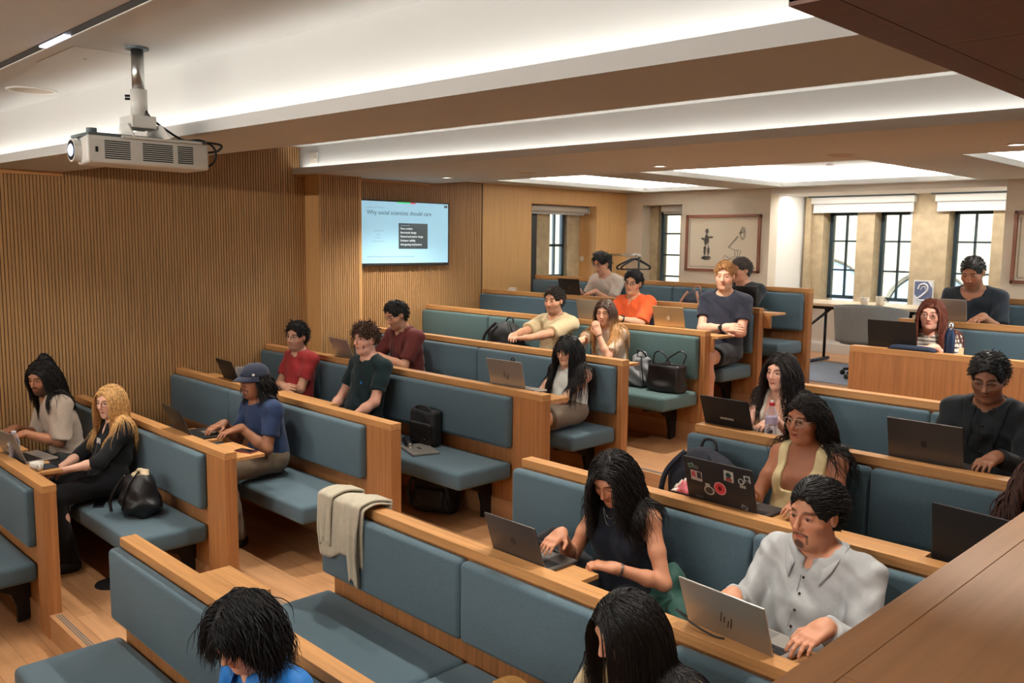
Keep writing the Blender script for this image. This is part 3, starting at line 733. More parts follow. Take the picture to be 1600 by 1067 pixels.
    if beard:
        jaw = np.clip((-.030 - z + .55 * np.maximum(np.abs(x) - .045, 0) * 0 + (.022 - (y - .02)) * (y < .04) * .6) / .012, 0, 1) * (y > -.03) * (z > -.14)
        jaw = jaw * (1 - np.exp(-((x / .020) ** 2 + ((z + .062) / .009) ** 2) ** 2)) * (1 - np.exp(-(((np.abs(x) - .036) / .018) ** 2 + ((z + .035) / .014) ** 2)))
        if beard == 3: jaw = np.clip(1.3 - ((x / .024) ** 2 + ((z + .092) / .020) ** 2) ** 1.5, 0, 1) * (y > .03) + np.clip(1.4 - ((np.abs(x) - .014) / .019) ** 4 - ((z + .0515 + np.abs(x) * .22) / .0065) ** 2, 0, 1) * (y > .05) + np.clip(1 - ((np.abs(x) - .031) / .005) ** 2, 0, 1) * (z < -.055) * (z > -.09) * (y > .03) * .8
        blend(jaw * {1: .45, 2: .9, 3: .92}[min(int(beard), 3)] * (1 + nz_), dark * .9 + base_c * .1)
    lip = np.array(srgb(*[int(c_ * f_) for c_, f_ in zip(skin, (.86, .62, .62) if not female else (.86, .55, .55))])[:3])
    blend(np.exp(-((x / .021) ** 4 + ((z + .0622) / .0085) ** 4)) * (y > .065) * .85, lip)
    blend(np.exp(-((x / .021) ** 4 + ((z + .0620) / .0016) ** 2)) * (y > .065) * .5, base_c * .3)
    ax_ = np.abs(x)
    blend(np.exp(-(((ax_ - .034) / .021) ** 4 + ((z - .0315 + (ax_ - .034) ** 2 * 14 - .0) / (.0048 if female else .0062)) ** 4)) * (y > .045) * .9, dark * .8 + base_c * .12)
    blend(np.exp(-(((ax_ - .031) / .0165) ** 4 + ((z - .0115 + (ax_ - .031) ** 2 * 25) / .0030) ** 2)) * (y > .06) * .85, dark * .5)
    body = mesh_np('body', parts, M['skin'], root, col)
    eo = MB()
    if pitch < 20:
        for e in (1, -1):
            ctr = hp(e * .031, .0765, .0055); eb = MB(); eb.cur = 0
            eb.ellipsoid((0, 0, 0), V(.0118, .0118, .0078) * hs, 14, 10)
            mats_i = []
            R3 = Matrix([list(HR[0]), list(HR[1]), list(HR[2])]).transposed()
            for fi, f_ in enumerate(eb.f):
                cx = np.mean([eb.v[i] for i in f_], axis=0) / hs; eb.m[fi] = 1 if (cx[1] > 0 and math.hypot(cx[0] , cx[2] ) < .0062) else 0
            eb.v = [tuple(V(*(R3 @ Vector(vv))) + ctr) for vv in eb.v]
            eb.build('eye', [M['eye_white'], M['iris']], root, smooth=True)
    if beard == 3: pass
    # ---------------------------------------------------------------- clothing
    tp = top or {}; tcol = tp.get('col', (60, 60, 64)); i_ = tp.get('i', .012); sl = tp.get('sleeve', .62); tm = cloth_mat(tcol, tp.get('kind', 'cotton'), tp.get('rough', .88))
    wr = tp.get('wr', .0045); ph = rng.rand(12) * 6.28
    def folds(Pt):
        qx, qy, qz = Pt[:, 0], Pt[:, 1], Pt[:, 2]
        w1 = np.sin(qz * 42 + 9 * np.sin(qx * 7 + ph[0]) + qy * 14 + ph[1]) * np.sin(qx * 11 + ph[2] + qz * 5)
        w2 = np.sin(qx * 60 + qz * 36 + 5 * np.sin(qz * 12 + ph[3]) + ph[4]) * np.sin(qz * 17 + qy * 19 + ph[5])
        w3 = np.sin(qz * 24 + qx * 31 + ph[6] + 3 * np.sin(qy * 16)) 
        return -wr * (.9 * w1 + .55 * w2 + .5 * w3)
    shirt = torso(i_) 
    cuts = []
    shirt += shoulders(i_ * .9)
    if sl > 0:
        for e in (1, -1):
            S0, E1, W1, dd = arms[e][:4]; ag = (.84 if female else 1.0) * s; ei = i_ + tp.get('loose', .004)
            if sl <= 1:
                he = S0 + (E1 - S0) * sl; shirt.append(cc(S0, he, .051 * ag + ei, .048 * ag + ei * 1.05, .03, True))
            else:
                shirt.append(cc(S0, E1, .051 * ag + ei, .043 * ag + ei, .03)); he = E1 + (W1 - E1) * (sl - 1); shirt.append(cc(E1, he, .043 * ag + ei, .034 * ag + ei * .9, .025, True))
    nk = tp.get('neck', 'crew')
    if sl > 0 or nk != 'none':
        pass
    if sl == 0:
        for e in (1, -1): cuts.append(neg(el(SH[e] + Fs[0] * e * tp.get('arm', .030) - Fs[2] * .02, Fs, V(.066, .13, .125) * s, .012)))
    nu = nrm(atlas - N)
    if nk == 'crew': cuts.append(neg(cc(N - nu * .012 + tf * .008, atlas + nu * .1 + tf * .03, neckr + .014, neckr + .05, .006)))
    if nk == 'scoop': cuts.append(neg(cc(N - nu * .03 + tf * .03, atlas + nu * .1 + tf * .05, neckr + .03, neckr + .07, .006)))
    if nk in ('vee', 'collar'):
        cuts.append(neg(cc(N - nu * .008 + tf * .008, atlas + nu * .1 + tf * .03, neckr + .012, neckr + .05, .006)))
        dv = tp.get('vdepth', .045 if nk == 'vee' else -.01); cuts.append(neg(cc(N + tf * .07, sp(.9) + tf * (.150 + .02 * fat) - Fc[2] * dv, .026, .014, .006)))
    if nk == 'square':
        cuts.append(neg(bx_(sp(.88) + Fc[1] * .12, Fc, V(.070 * s, .13, .135 * s), .018, .006)))
        cuts.append(neg(bx_(sp(1.0) - Fc[1] * .06, Fc, V(.074 * s, .12, .075 * s), .018, .006)))
    cuts.append(neg(bx_(P - V(0, 0, .35), np.eye(3), V(.6, .6, .31), .01, .006)))
    sp_ = shirt + cuts
    lo, hi = bb(shirt); v, f = polygonise(sp_, lo, hi, .0078 * q * QUICK, disp=folds)
    kcol = None; smt = tm
    if 'stripe' in tp:
        z_ = v[:, 2]; st_ = (np.sin((z_ + .25 * v[:, 1] * 0) * 2 * math.pi / tp.get('pitch', .034)) > .55)[:, None]; kcol = np.where(st_, np.array(srgb(*tp['stripe'])[:3]), np.array(srgb(*tcol)[:3]))
        smt = M['striped']
    so_ = mesh_np(tp.get('name', 'shirt'), [(v, f)], smt, root, kcol)
    G = Fig(); G.root, G.base, G.H, G.HR, G.hs, G.N, G.P, G.arms, G.sp, G.tf, G.Fc, G.Fs, G.hp, G.shirt, G.nu, G.neckr, G.kn, G.SH, G.s, G.shirt_p, G.body = root, base, H, HR, hs, N, P, arms, sp, tf, Fc, Fs, hp, so_, nu, neckr, kn, SH, s, sp_, body
    G.allp = allp; G.k = k
    def on_shirt(p0, d):      # walk from outside onto the cloth
        p0 = np.asarray(p0, float); d = nrm(d); st0 = p0
        for _ in range(40):
            if np.linalg.norm(p0 - st0) > .42: return st0 + d * .085
            e = sdf(p0[None], sp_)[0]
            if e < .0015: break
            p0 = p0 + d * max(e, .0008)
        return p0
    G.on_shirt = on_shirt
    if nk == 'collar':
        cb = MB(); cr = neckr + .021; c0 = N + nu * .006 + tf * .010; rr = nrm(np.cross(tf, nu)); ff = np.cross(nu, rr)
        low = {}
        def cpt(u, v_):
            th = (u - .5) * math.radians(300); d_ = -ff * math.cos(th) + rr * math.sin(th); tip = max(0, abs(u - .5) * 2 - .60) / .40
            stand = c0 + d_ * cr + nu * (.030 - .014 * abs(u - .5) * 2)
            if v_ < .3: t = v_ / .3; return stand - nu * (.030 * (1 - t))
            if u not in low:
                o_ = c0 + d_ * (cr + .032 + .012 * tip) + ff * .030 * tip; low[u] = on_shirt(o_ + nu * .09, -nu) + nu * .004 + d_ * .002
            t = (v_ - .3) / .7; return stand * (1 - t) + low[u] * t + (d_ * .010 + nu * .006) * math.sin(t * math.pi)
        cb.grid(cpt, 44, 8); cb.build('collar', tm, so_, smooth=True, solid=.003)
        pb = MB()
        for j in range(tp.get('buttons', 5)):
            pp = on_shirt(sp(.84 - .15 * j) + Fc[1] * .3, -Fc[1]); pb.cur = 0; pb.ellipsoid(tuple(pp + Fc[1] * .001), (.0055, .0055, .0055), 8, 6)
        pb.build('buttons', mat('shirt_button', srgb(*[int(c_ * .55) for c_ in tcol]), .4), so_)
        pl = MB(); pts = [on_shirt(sp(t) + Fc[1] * .3 + Fc[0] * .014, -Fc[1]) for t in np.linspace(.86, .12, 24)]; pl.tube(pts, .0016, 5); pl.build('placket', tm, so_)
    # trousers / skirt / shorts
    bt = bottom or {}; bk = bt.get('kind', 'trousers'); bcol_ = bt.get('col', (34, 34, 40)); bi = bt.get('i', .014); bp = [el(sp(.02), fr2(.1), V(.172 * s + .010 + fat * .02, .128 * s + .01, .125 * s + .01), .05)]
    for e in (1, -1):
        hipj, K, A_ = kn[e]
        if bk == 'trousers': bp += [cc(hipj, K, .084 * s + bi, .06 * s + bi, .03), cc(K, A_ + V(0, 0, .01), .058 * s + bi, .045 * s + bi, .03)]
        elif bk == 'shorts': bp += [cc(hipj, hipj + (K - hipj) * .72, .084 * s + bi, .074 * s + bi * 1.6, .03, True)]
        elif bk == 'skirt': bp += [cc(hipj, hipj + (K - hipj) * .72, .088 * s + bi, .085 * s + bi * 1.3, .05, True)]
    if bk == 'skirt': bp += [cc((kn[1][0] + kn[-1][0]) / 2, (kn[1][0] + kn[-1][0]) / 2 + ((kn[1][1] + kn[-1][1]) / 2 - (kn[1][0] + kn[-1][0]) / 2) * .72, .08 * s + bi, .07 * s + bi, .06, True)]
    lo, hi = bb(bp); v, f = polygonise(bp, lo, hi, .011 * q * QUICK, disp=lambda Pt: folds(Pt) * .8)
    mesh_np(bk, [(v, f)], cloth_mat(bcol_, 'twill'), root)
    if feet:
        for e in (1, -1):
            A_ = kn[e][2]; sp2 = [cc(A_ + V(0, .03, -.04), A_ + V(0, -.14, -.052), .044 * s, .036 * s, .03), cc(A_ + V(0, .0, -.0), A_ + V(0, 0, -.04), .045 * s, .046 * s, .03), neg(bx_(V(A_[0], A_[1], -.1), np.eye(3), V(.3, .4, .1), .001, .004))]
            lo, hi = bb(sp2[:2]); v, f = polygonise(sp2, lo, hi, .009 * q * QUICK); mesh_np('shoe', [(v, f)], mat('shoe_%d_%d_%d' % shoes, srgb(*shoes), .6), root)
    if hair: make_hair(G, hair, hcol, q, rng)
    if glasses: make_glasses(G, glasses)
    return G

def make_glasses(G, spec):
    gcol, w_, h_, rd = spec; mb = MB(); hp, hs = G.hp, G.hs; ls = MB()
    for e in (1, -1):
        pts = []
        for j in range(17):
            t = 2 * math.pi * j / 16; ct_, st_ = math.cos(t), math.sin(t); p_ = 3.0
            ux = math.copysign(abs(ct_) ** (2 / p_), ct_) * w_; uz = math.copysign(abs(st_) ** (2 / p_), st_) * h_
            pts.append(hp(e * .033 + ux, .1035 - abs(e * .033 + ux) ** 2 * 3.5, .004 + uz))
        mb.tube(pts, rd, 6, cap=False); n0 = len(ls.v); ls.add(pts[:-1], [list(range(16))])
        mb.tube([hp(e * (.033 + w_), .098, .010), hp(e * .079, .075, .012), hp(e * .082, .0, .012), hp(e * .081, -.015, .002)], rd * .9, 6)
    mb.tube([hp(-.033 + w_, .1045, .008), hp(0, .108, .011), hp(.033 - w_, .1045, .008)], rd, 6)
    o = mb.build('glasses', mat('frame_%d_%d_%d' % gcol, srgb(*gcol), .35, 0.0), G.root, smooth=True)
    ls.build('lens', M['lens'], o)

def make_hair(G, st, hcol, q, rng):
    """st: dict(len, n, r, wave, vol, part, fringe, flow ...)"""
    H, HR, hs, hp = G.H, G.HR, G.hs, G.hp
    t = st.get('t', .012)
    top = st.get('top', .0); bk = st.get('back', 0.)
    capp = [el(hp(0, -.012, .028), HR, V(.0755 + t, .097 + t, .090 + t * .9) * hs, .03)]
    if top: capp.append(el(hp(st.get('topx', 0), .012, .075), HR, V(.062, .078, .045 + top) * hs, .03))
    if bk: capp.append(el(hp(0, -.05, -.03), HR, V(.068 + t, .055 + t, .075 + bk) * hs, .04))
    hl = st.get('line', .009)
    if 'bun' in st: capp.append(el(hp(*st['bun'][:3]), HR, V(1, 1, .8) * st['bun'][3] * hs, .015))
    capp += [neg(el(hp(0, .112, -.032 + hl), HR, V(.0735, .078, .094) * hs, .012)), neg(bx_(hp(0, .0, -.155 + st.get('nape', 0)), HR, V(.2, .2, .085) * hs, .02, .02))]
    if st.get('ears', True):
        for e in (1, -1): capp.append(neg(el(hp(e * .092, .012, -.030), HR, V(.030, .040, .052) * hs, .010)))
    ph = rng.rand(8) * 6.28; rough = st.get('rough', .003)
    def dsp(Pt):
        L = (Pt - H) @ HR.T
        return -rough * (np.sin(L[:, 0] * 160 + 4 * np.sin(L[:, 1] * 30 + ph[0]) + ph[1]) * .6 + np.sin(L[:, 1] * 90 + L[:, 2] * 120 + ph[2]) * np.sin(L[:, 0] * 70 + ph[3]))
    lo = H - .16 * hs - max(bk, top); hi = H + .16 * hs + max(bk, top)
    parts = [] if st.get('front_only') else [polygonise(capp, lo, hi, .0042 * q * QUICK, disp=dsp)]
    # locks
    n = int(st.get('n', 220)); Lh = st.get('len', .05); steps = max(5, int(min(22, Lh / .016)))
    dirs = rng.randn(n * 9, 3); dirs /= np.linalg.norm(dirs, axis=1)[:, None]
    rr = V(.0755 + t * .6, .097 + t * .6, .090 + t * .6) * hs
    loc = dirs * rr + V(0, -.012, .028) * hs
    fm = ((loc[:, 0] / (.076 * hs)) ** 2 + ((loc[:, 1] - .112 * hs) / (.080 * hs)) ** 2 + ((loc[:, 2] - (-.032 + hl) * hs) / (.096 * hs)) ** 2) > 1
    low = (loc[:, 2] > (st.get('root', -.05)) * hs) & (loc[:, 2] < st.get('rmax', 9) * hs)
    ear = np.ones(len(loc), bool)
    if st.get('ears', True): ear = ~((np.abs(loc[:, 0]) > .055 * hs) & (np.abs(loc[:, 1] - .012 * hs) < .036 * hs) & (loc[:, 2] < .02 * hs)) & ~((loc[:, 2] < .03 * hs) & (loc[:, 1] > -.015 * hs))
    if st.get('front_only'): low = low & (loc[:, 1] > .045 * hs) & (np.abs(loc[:, 0]) < .055 * hs)
    loc = loc[fm & low & ear][:n]; n = len(loc); pos_ = [p_ for p_ in capp if p_[0] != 'n']
    for _ in range(4):
        w_ = H + loc @ HR; e_ = sdf(w_, pos_) + .003; u_ = loc - V(0, -.012, .028) * hs; u_ /= np.linalg.norm(u_, axis=1)[:, None]; loc = loc - u_ * e_[:, None] * .9
    nd = loc - V(0, -.012, .028) * hs; nd /= np.linalg.norm(nd, axis=1)[:, None]
    p = H + loc @ HR; nrmw = nd @ HR
    px = st.get('part', 0.); sgn = np.sign(loc[:, 0] - px * hs)
    flow_l = np.stack([sgn * st.get('side', .8), np.full(n, st.get('fwd', -.5)), np.full(n, st.get('up', 0.))], 1)
    fr_ = np.clip(loc[:, 1] / (.09 * hs), 0, 1)[:, None]
    flow_l = flow_l + fr_ * V(*st.get('fringe', (0, 0, 0)))
    flow = flow_l @ HR
    d = nrmw * st.get('lift', .25) + flow + rng.randn(n, 3) * st.get('mess', .12); d /= np.linalg.norm(d, axis=1)[:, None]
    lens = Lh * (1 + rng.randn(n) * .12)
    if st.get('back_long'): lens = lens * np.where(loc[:, 1] > .05 * hs, st.get('front_len', 1.), 1.)
    if 'front_len' in st: lens = lens * np.where(loc[:, 1] > .035 * hs, st['front_len'], 1.)
    col_p = pos_ + [ el(hp(0, .030, -.04), HR, V(.060, .064, .076) * hs, .035)] + [pp for pp in G.shirt_p if pp[0] != 'n'] + [cc(G.N - V(0, 0, .03), hp(0, -.01, -.08), G.neckr, G.neckr, .03)] + [pp for pp in G.allp[3:14] if pp[0] == 'c'] + ([el(hp(0, .088, -.025), HR, V(.073, .072, .108) * hs, .02)] if st.get('clear', True) else [])
    col_p.append(bx_(V(0, YK[G.k] + .015 - G.base[1], .5), np.eye(3), V(1.5, .072, .5), .01, .004))
    path = [p.copy()]; grav = st.get('grav', .35); off = st.get('off', .006)
    vol = st.get('vol', 0.)
    for i in range(steps):
        u = i / steps
        below = np.clip(((p - H) @ HR[2] * -1 + .03) / .08, 0, 1)[:, None]
        g_ = V(0, 0, -1) + (V(*st['pull']) if 'pull' in st else 0)
        d = d * (1 - grav * .5) + grav * (g_ + nrmw * vol * (1 - below * .7)); d /= np.linalg.norm(d, axis=1)[:, None]
        p = p + d * (lens / steps)[:, None]
        e = sdf(p, col_p); m_ = e < off + .010
        if m_.any():
            pm = p[m_]; g3 = np.stack([sdf(pm + V(.003, 0, 0), col_p) - e[m_], sdf(pm + V(0, .003, 0), col_p) - e[m_], sdf(pm + V(0, 0, .003), col_p) - e[m_]], 1); g3 /= np.linalg.norm(g3, axis=1)[:, None] + 1e-9
            tgt = off * (.4 + .9 * rng.rand(m_.sum())); pu = np.maximum(tgt - e[m_], 0)[:, None]; p[m_] = pm + g3 * pu
            dn = (d[m_] * g3).sum(1); d[m_] = d[m_] - g3 * np.minimum(dn, 0)[:, None]; d[m_] /= np.linalg.norm(d[m_], axis=1)[:, None] + 1e-9
        path.append(p.copy())
    Pt = np.stack(path, 1)                                    # n, steps+1, 3
    m = Pt.shape[1]; u = np.linspace(0, 1, m)
    wv = st.get('wave', 0.)
    if wv:
        fq = st.get('freq', 28.); a0 = rng.rand(n, 1) * 6.28; arc = (lens[:, None] * u[None]); am = wv * np.clip(u * 4, 0, 1)[None]
        tang = np.gradient(Pt, axis=1); tang /= np.linalg.norm(tang, axis=2)[..., None] + 1e-9
        ref = np.cross(tang, np.tile(HR[1], (n, m, 1))); ref /= np.linalg.norm(ref, axis=2)[..., None] + 1e-9; b2 = np.cross(tang, ref)
        Pt = Pt + ref * (am * np.sin(arc * fq + a0))[..., None] + b2 * (am * .8 * np.cos(arc * fq + a0 * 1.0))[..., None]
    tang = np.gradient(Pt, axis=1); tang /= np.linalg.norm(tang, axis=2)[..., None] + 1e-9
    ref = np.cross(tang, np.tile(nrm(V(.31, .2, .93)), (n, m, 1))); ref /= np.linalg.norm(ref, axis=2)[..., None] + 1e-9; b2 = np.cross(tang, ref)
    rad = st.get('r', .006) * (.7 + .6 * rng.rand(n, 1)) * (np.clip(1.15 - u ** 2.2, .06, 1))[None] * hs
    ns = 5; th = np.arange(ns) * 2 * math.pi / ns
    ring = Pt[:, :, None, :] + (ref[:, :, None, :] * np.cos(th)[None, None, :, None] + b2[:, :, None, :] * np.sin(th)[None, None, :, None]) * rad[:, :, None, None]
    v = ring.reshape(-1, 3); ii = np.arange(n)[:, None, None] * m * ns + np.arange(m - 1)[None, :, None] * ns + np.arange(ns)[None, None, :]; jj = np.arange(n)[:, None, None] * m * ns + np.arange(m - 1)[None, :, None] * ns + ((np.arange(ns) + 1) % ns)[None, None, :]
    f = np.stack([ii, jj, jj + ns, ii + ns], -1).reshape(-1, 4)
    parts.append((v, f))
    G.hair = mesh_np(st.get('name', 'hair'), parts, hair_mat(hcol), G.root)
    if 'tip' in st:      # lighter ends
        zz = np.concatenate([p_[0] for p_ in parts]); L = (zz - H) @ HR.T; k_ = np.clip((-.02 - L[:, 2]) / .14, 0, 1)[:, None]
        c_ = np.array(srgb(*hcol)[:3]) * (1 - k_) + np.array(srgb(*st['tip'])[:3]) * k_
        c_ = c_ * (1 + .22 * np.sin(L[:, :1] * 310 + L[:, 1:2] * 170))
        me = G.hair.data; ca = me.color_attributes.new('Col', 'FLOAT_COLOR', 'POINT'); ca.data.foreach_set('color', np.concatenate([c_, np.ones((len(c_), 1))], 1).astype(np.float32).ravel()); me.materials.clear(); me.materials.append(M['hair_attr'])
def attr_mat(nm, rough, sheen=0):
    m = bpy.data.materials.new(nm); m.use_nodes = True; nt = m.node_tree; p = nt.nodes['Principled BSDF']; a = nt.nodes.new('ShaderNodeAttribute'); a.attribute_name = 'Col'
    nt.links.new(a.outputs['Color'], p.inputs['Base Color']); p.inputs['Roughness'].default_value = rough; return m
M['hair_attr'] = attr_mat('hair_lightening', .45); M['striped'] = attr_mat('striped_cotton', .88)

SHORT = dict(len=.030, n=700, r=.0028, t=.009, top=.012, side=.25, fwd=-.3, up=-.1, lift=.06, grav=.12, mess=.22, rough=.003, root=-.06, off=.0035, clear=False, line=.020)
LONG = dict(len=.42, n=800, r=.0034, t=.012, side=.9, fwd=-.35, lift=.2, grav=.55, mess=.1, ears=False, root=-.03, back=.02, off=.008, nape=-.01, line=.013)
# ------------------------------------------------------------------ the people on the benches
def typ(x, k, lift=.0, dy=.33): return dict(w=(x, YK[k - 1] + dy, cap(k - 1) - .046 + .080 + lift), hint=(.30, -.2, -.9), dir=(-.15, .95, -.20), curl=.36)
def shelfrest(x, k, dirx=-.8, dy=.30): return dict(w=(x, YK[k - 1] + dy, cap(k - 1) - .046 + .055), hint=(.5, -.3, -.7), dir=(dirx, .55, -.05), curl=.4)
LAP = dict(world=False, w=(-.16, .27, -.40), hint=(.7, -.4, -.5), dir=(-.75, .6, -.25), curl=.7)
LAP2 = dict(world=False, w=(-.10, .30, -.37), hint=(.7, -.4, -.5), dir=(-.8, .5, -.35), curl=.8)
LAPK = dict(world=False, w=(-.03, .33, -.40), hint=(.5, -.4, -.5), dir=(-.3, .9, -.3), curl=.5)
CROSS1 = dict(world=False, w=(-.27, .235, -.235), hint=(.8, .1, -.75), dir=(-.95, .10, .10), n=(0, .9, .4), curl=.5)
CROSS2 = dict(world=False, w=(-.24, .19, -.275), hint=(.8, .1, -.75), dir=(-.9, -.35, .05), n=(0, .9, .4), curl=.5)
PL = 'people sitting on the benches'
fig = {}
def wear(G, name, pts, r, m, parent=None):
    mb = MB(); mb.tube([tuple(p) for p in pts], r, 6); return mb.build(name, m, parent or G.root, smooth=True)
def badge(G, t, rx, w_=.034, h_=.020, text=False):
    p = G.on_shirt(G.sp(t) + G.Fc[1] * .35 + G.Fc[0] * rx, -G.Fc[1]); F3 = G.Fc
    mb = MB(); c_ = p + F3[1] * .004; mb.obox(c_, F3[0] * w_, F3[1] * .0015, F3[2] * h_); b = mb.build('name_badge', mat('badge_white', srgb(206, 200, 196), .5), G.shirt)
    return b
def wristband(G, e, m, r=.030, wd=.010, t=.06, face=None):
    S0, E1, W1 = G.arms[e][:3]; d = nrm(W1 - E1); c_ = W1 - d * .02; a = nrm(np.cross(d, V(.1, .2, 1))); b = np.cross(d, a); mb = MB()
    n = 20; vs = []; fs = []
    for i in range(n):
        th = 2 * math.pi * i / n; o = (a * math.cos(th) + b * math.sin(th))
        for (rr, u) in ((r, -wd), (r, wd), (r + .004, wd), (r + .004, -wd)): vs.append(tuple(c_ + o * rr * G.s + d * u))
    for i in range(n):
        j = (i + 1) % n
        for q_ in range(4): fs.append([i * 4 + q_, j * 4 + q_, j * 4 + (q_ + 1) % 4, i * 4 + (q_ + 1) % 4])
    mb.add(vs, fs)
    if face is not None:
        o = nrm(V(*face) - d * (V(*face) @ d)); q2 = np.cross(d, o); mb.obox(c_ + o * (r + .004) * G.s, d * .018, q2 * .017, o * .005)
    return mb.build('wrist_watch' if face is not None else 'bracelet', m, G.root)

DK = (26, 22, 21)
fig[1] = person('long haired bearded man in a beige short sleeved shirt, hair in a topknot', 1, (-7.496, 2.15, 1.437), yaw=30, pitch=16, s=1.03, skin=(176, 122, 92), q=1.4, group=PL,
    hair=dict(LONG, len=.34, wave=.010, freq=34, n=1300, r=.0024, side=.0, fwd=-2.4, lift=.03, bun=(0, -.055, .135, .040), pull=(0, .22, 0), root=.0, grav=.45), hcol=(22, 18, 18), beard=2,
    top=dict(col=(176, 160, 146), sleeve=.95, neck='vee', vdepth=.06, loose=.016), rarm=typ(-7.62, 1), larm=typ(-7.36, 1), bottom=dict(col=(60, 62, 62)))
fig[2] = person('blonde woman in black with a name badge, hands folded in her lap', 1, (-6.651, 2.360, 1.335), yaw=26, pitch=4, sex='f', s=1.0, skin=(226, 178, 156), q=1.2, group=PL, fat=.2,
    hair=dict(LONG, len=.36, n=1300, r=.0024, part=.01, wave=.004, freq=16, fwd=-2.6, side=.3, mess=.05, lift=.03, root=.0), hcol=(204, 160, 104), bcol=(150, 110, 70), glasses=((150, 120, 90), .023, .020, .0011),
    top=dict(col=(24, 26, 30), sleeve=1.25, neck='vee', vdepth=.08), rarm=dict(w=(-6.69, 1.98, .875), hint=(.7, -.3, -.6), dir=(-.5, .8, -.2), curl=.7), larm=dict(w=(-6.55, 1.98, .90), hint=(.7, -.4, -.6), dir=(-.8, .6, -.2), curl=.7), bottom=dict(col=(20, 20, 24)))
badge(fig[2], .70, -.05)
fig[3] = person('dark haired man in a navy cap and blue tee at a black laptop', 2, (-5.907, 3.13, 1.504), yaw=12, pitch=2, s=1.0, skin=(150, 102, 76), q=1.2, group=PL,
    hair=dict(LONG, len=.14, n=700, r=.0034, wave=.008, freq=45, side=.4, fwd=-.9, root=-.09, rmax=.03, t=.004, grav=.45, vol=.25), hcol=(20, 17, 17), beard=3,
    top=dict(col=(38, 54, 86), sleeve=.66), rarm=typ(-6.02, 2, dy=.36), larm=typ(-5.80, 2, dy=.38), bottom=dict(col=(110, 96, 80)))
fig[4] = person('bearded man in a red tee with glasses and crossed arms', 3, (-7.099, 4.200, 1.657), yaw=20, pitch=2, roll=-3, s=1.0, skin=(214, 164, 138), q=1.5, group=PL,
    hair=dict(SHORT, top=.028, len=.045, mess=.5, wave=.004, freq=90), hcol=(24, 20, 20), beard=1, glasses=((60, 50, 44), .023, .018, .0011),
    top=dict(col=(158, 50, 52), sleeve=.66), rarm=CROSS1, larm=CROSS2, bottom=dict(col=(40, 44, 54)))
fig[5] = person('brown haired man in a dark green tee with a small blue emblem', 3, (-6.018, 4.210, 1.728), yaw=4, pitch=0, s=1.04, skin=(226, 172, 150), q=1.2, group=PL, fat=.3,
    hair=dict(SHORT, top=.022, len=.05, fwd=.5, mess=.5, n=700, nape=-.03, wave=.003, freq=80, root=-.01), hcol=(74, 50, 38), top=dict(col=(24, 42, 46), sleeve=.70), rarm=LAPK, larm=LAPK, bottom=dict(col=(40, 44, 54)))
fig[6] = person('man in a maroon polo with glasses looking down at a silver laptop', 4, (-6.631, 4.99, 1.849), yaw=-8, pitch=22, s=1.04, skin=(200, 148, 120), q=1.5, group=PL, fat=.5,
    hair=dict(SHORT, top=.02, fwd=-.1, mess=.08), hcol=(20, 18, 19), beard=1, glasses=((40, 36, 36), .024, .017, .0013),
    top=dict(col=(92, 40, 38), sleeve=.78, neck='collar', buttons=2), rarm=shelfrest(-6.78, 4, -.6), larm=shelfrest(-6.62, 4, -1.0, .34), bottom=dict(col=(40, 40, 46)))
fig[7] = person('woman with long black hair and glasses in a sleeveless white blouse and khaki skirt', 4, (-4.598, 5.140, 1.696), yaw=7, pitch=8, sex='f', s=.97, skin=(222, 172, 142), q=1.15, group=PL, fat=.1,
    hair=dict(LONG, len=.42, wave=.009, freq=24, n=1000, r=.0028, fwd=-.7), hcol=(18, 16, 18), glasses=((38, 24, 26), .024, .020, .0018),
    top=dict(col=(206, 210, 206), sleeve=0, neck='crew', wr=.004), rarm=dict(w=(-4.70, 4.80, 1.275), hint=(.7, -.3, -.6), dir=(-.5, .8, -.2), curl=.6), larm=dict(w=(-4.60, 4.78, 1.29), hint=(.7, -.4, -.6), dir=(-.8, .6, -.2), curl=.6), bottom=dict(kind='skirt', col=(122, 110, 96), knees=.07), shoes=(60, 56, 52))
fig[8] = person('dark haired man in a pale yellow tee with folded hands', 5, (-5.787, 6.260, 1.980), yaw=8, pitch=4, s=1.03, skin=(206, 154, 124), q=1.5, group=PL, fat=.2,
    hair=dict(SHORT, top=.016), hcol=(36, 28, 24), beard=1, top=dict(col=(202, 182, 146), sleeve=.92, loose=.012), rarm=shelfrest(-5.86, 5, -.5), larm=shelfrest(-5.68, 5, -.9), bottom=dict(col=(48, 50, 58)))
fig[9] = person('woman with long brown hair in a cream tee resting her chin on her hand', 5, (-5.075, 6.17, 1.913), yaw=20, pitch=6, sex='f', s=.97, skin=(214, 164, 136), q=1.4, group=PL,
    hair=dict(LONG, len=.42, wave=.004, n=900, r=.0028, fwd=-.8, tip=(190, 140, 84), back_long=True), hcol=(66, 44, 34),
    top=dict(col=(218, 204, 184), sleeve=.72), rarm=shelfrest(-5.1, 5, -1.0), larm=dict(w=(-5.03, 6.03, 1.735), hint=(.25, .5, -1), dir=(-.35, .0, .9), n=(.3, .9, .1), curl=1.1), bottom=dict(col=(48, 50, 58)))
fig[10] = person('man in a bright orange shirt with glasses and a white badge', 6, (-5.551, 7.200, 2.140), yaw=12, pitch=6, roll=-6, s=1.0, skin=(222, 172, 140), q=1.5, group=PL,
    hair=dict(SHORT, top=.022, fwd=.3, up=.1), hcol=(20, 19, 22), glasses=((50, 44, 44), .024, .018, .0012),
    top=dict(col=(240, 104, 56), sleeve=.95, neck='vee', loose=.014), rarm=shelfrest(-5.62, 6, -.7), larm=shelfrest(-5.42, 6, -1), bottom=dict(col=(48, 50, 58)))
badge(fig[10], .93, 0, .032, .026)
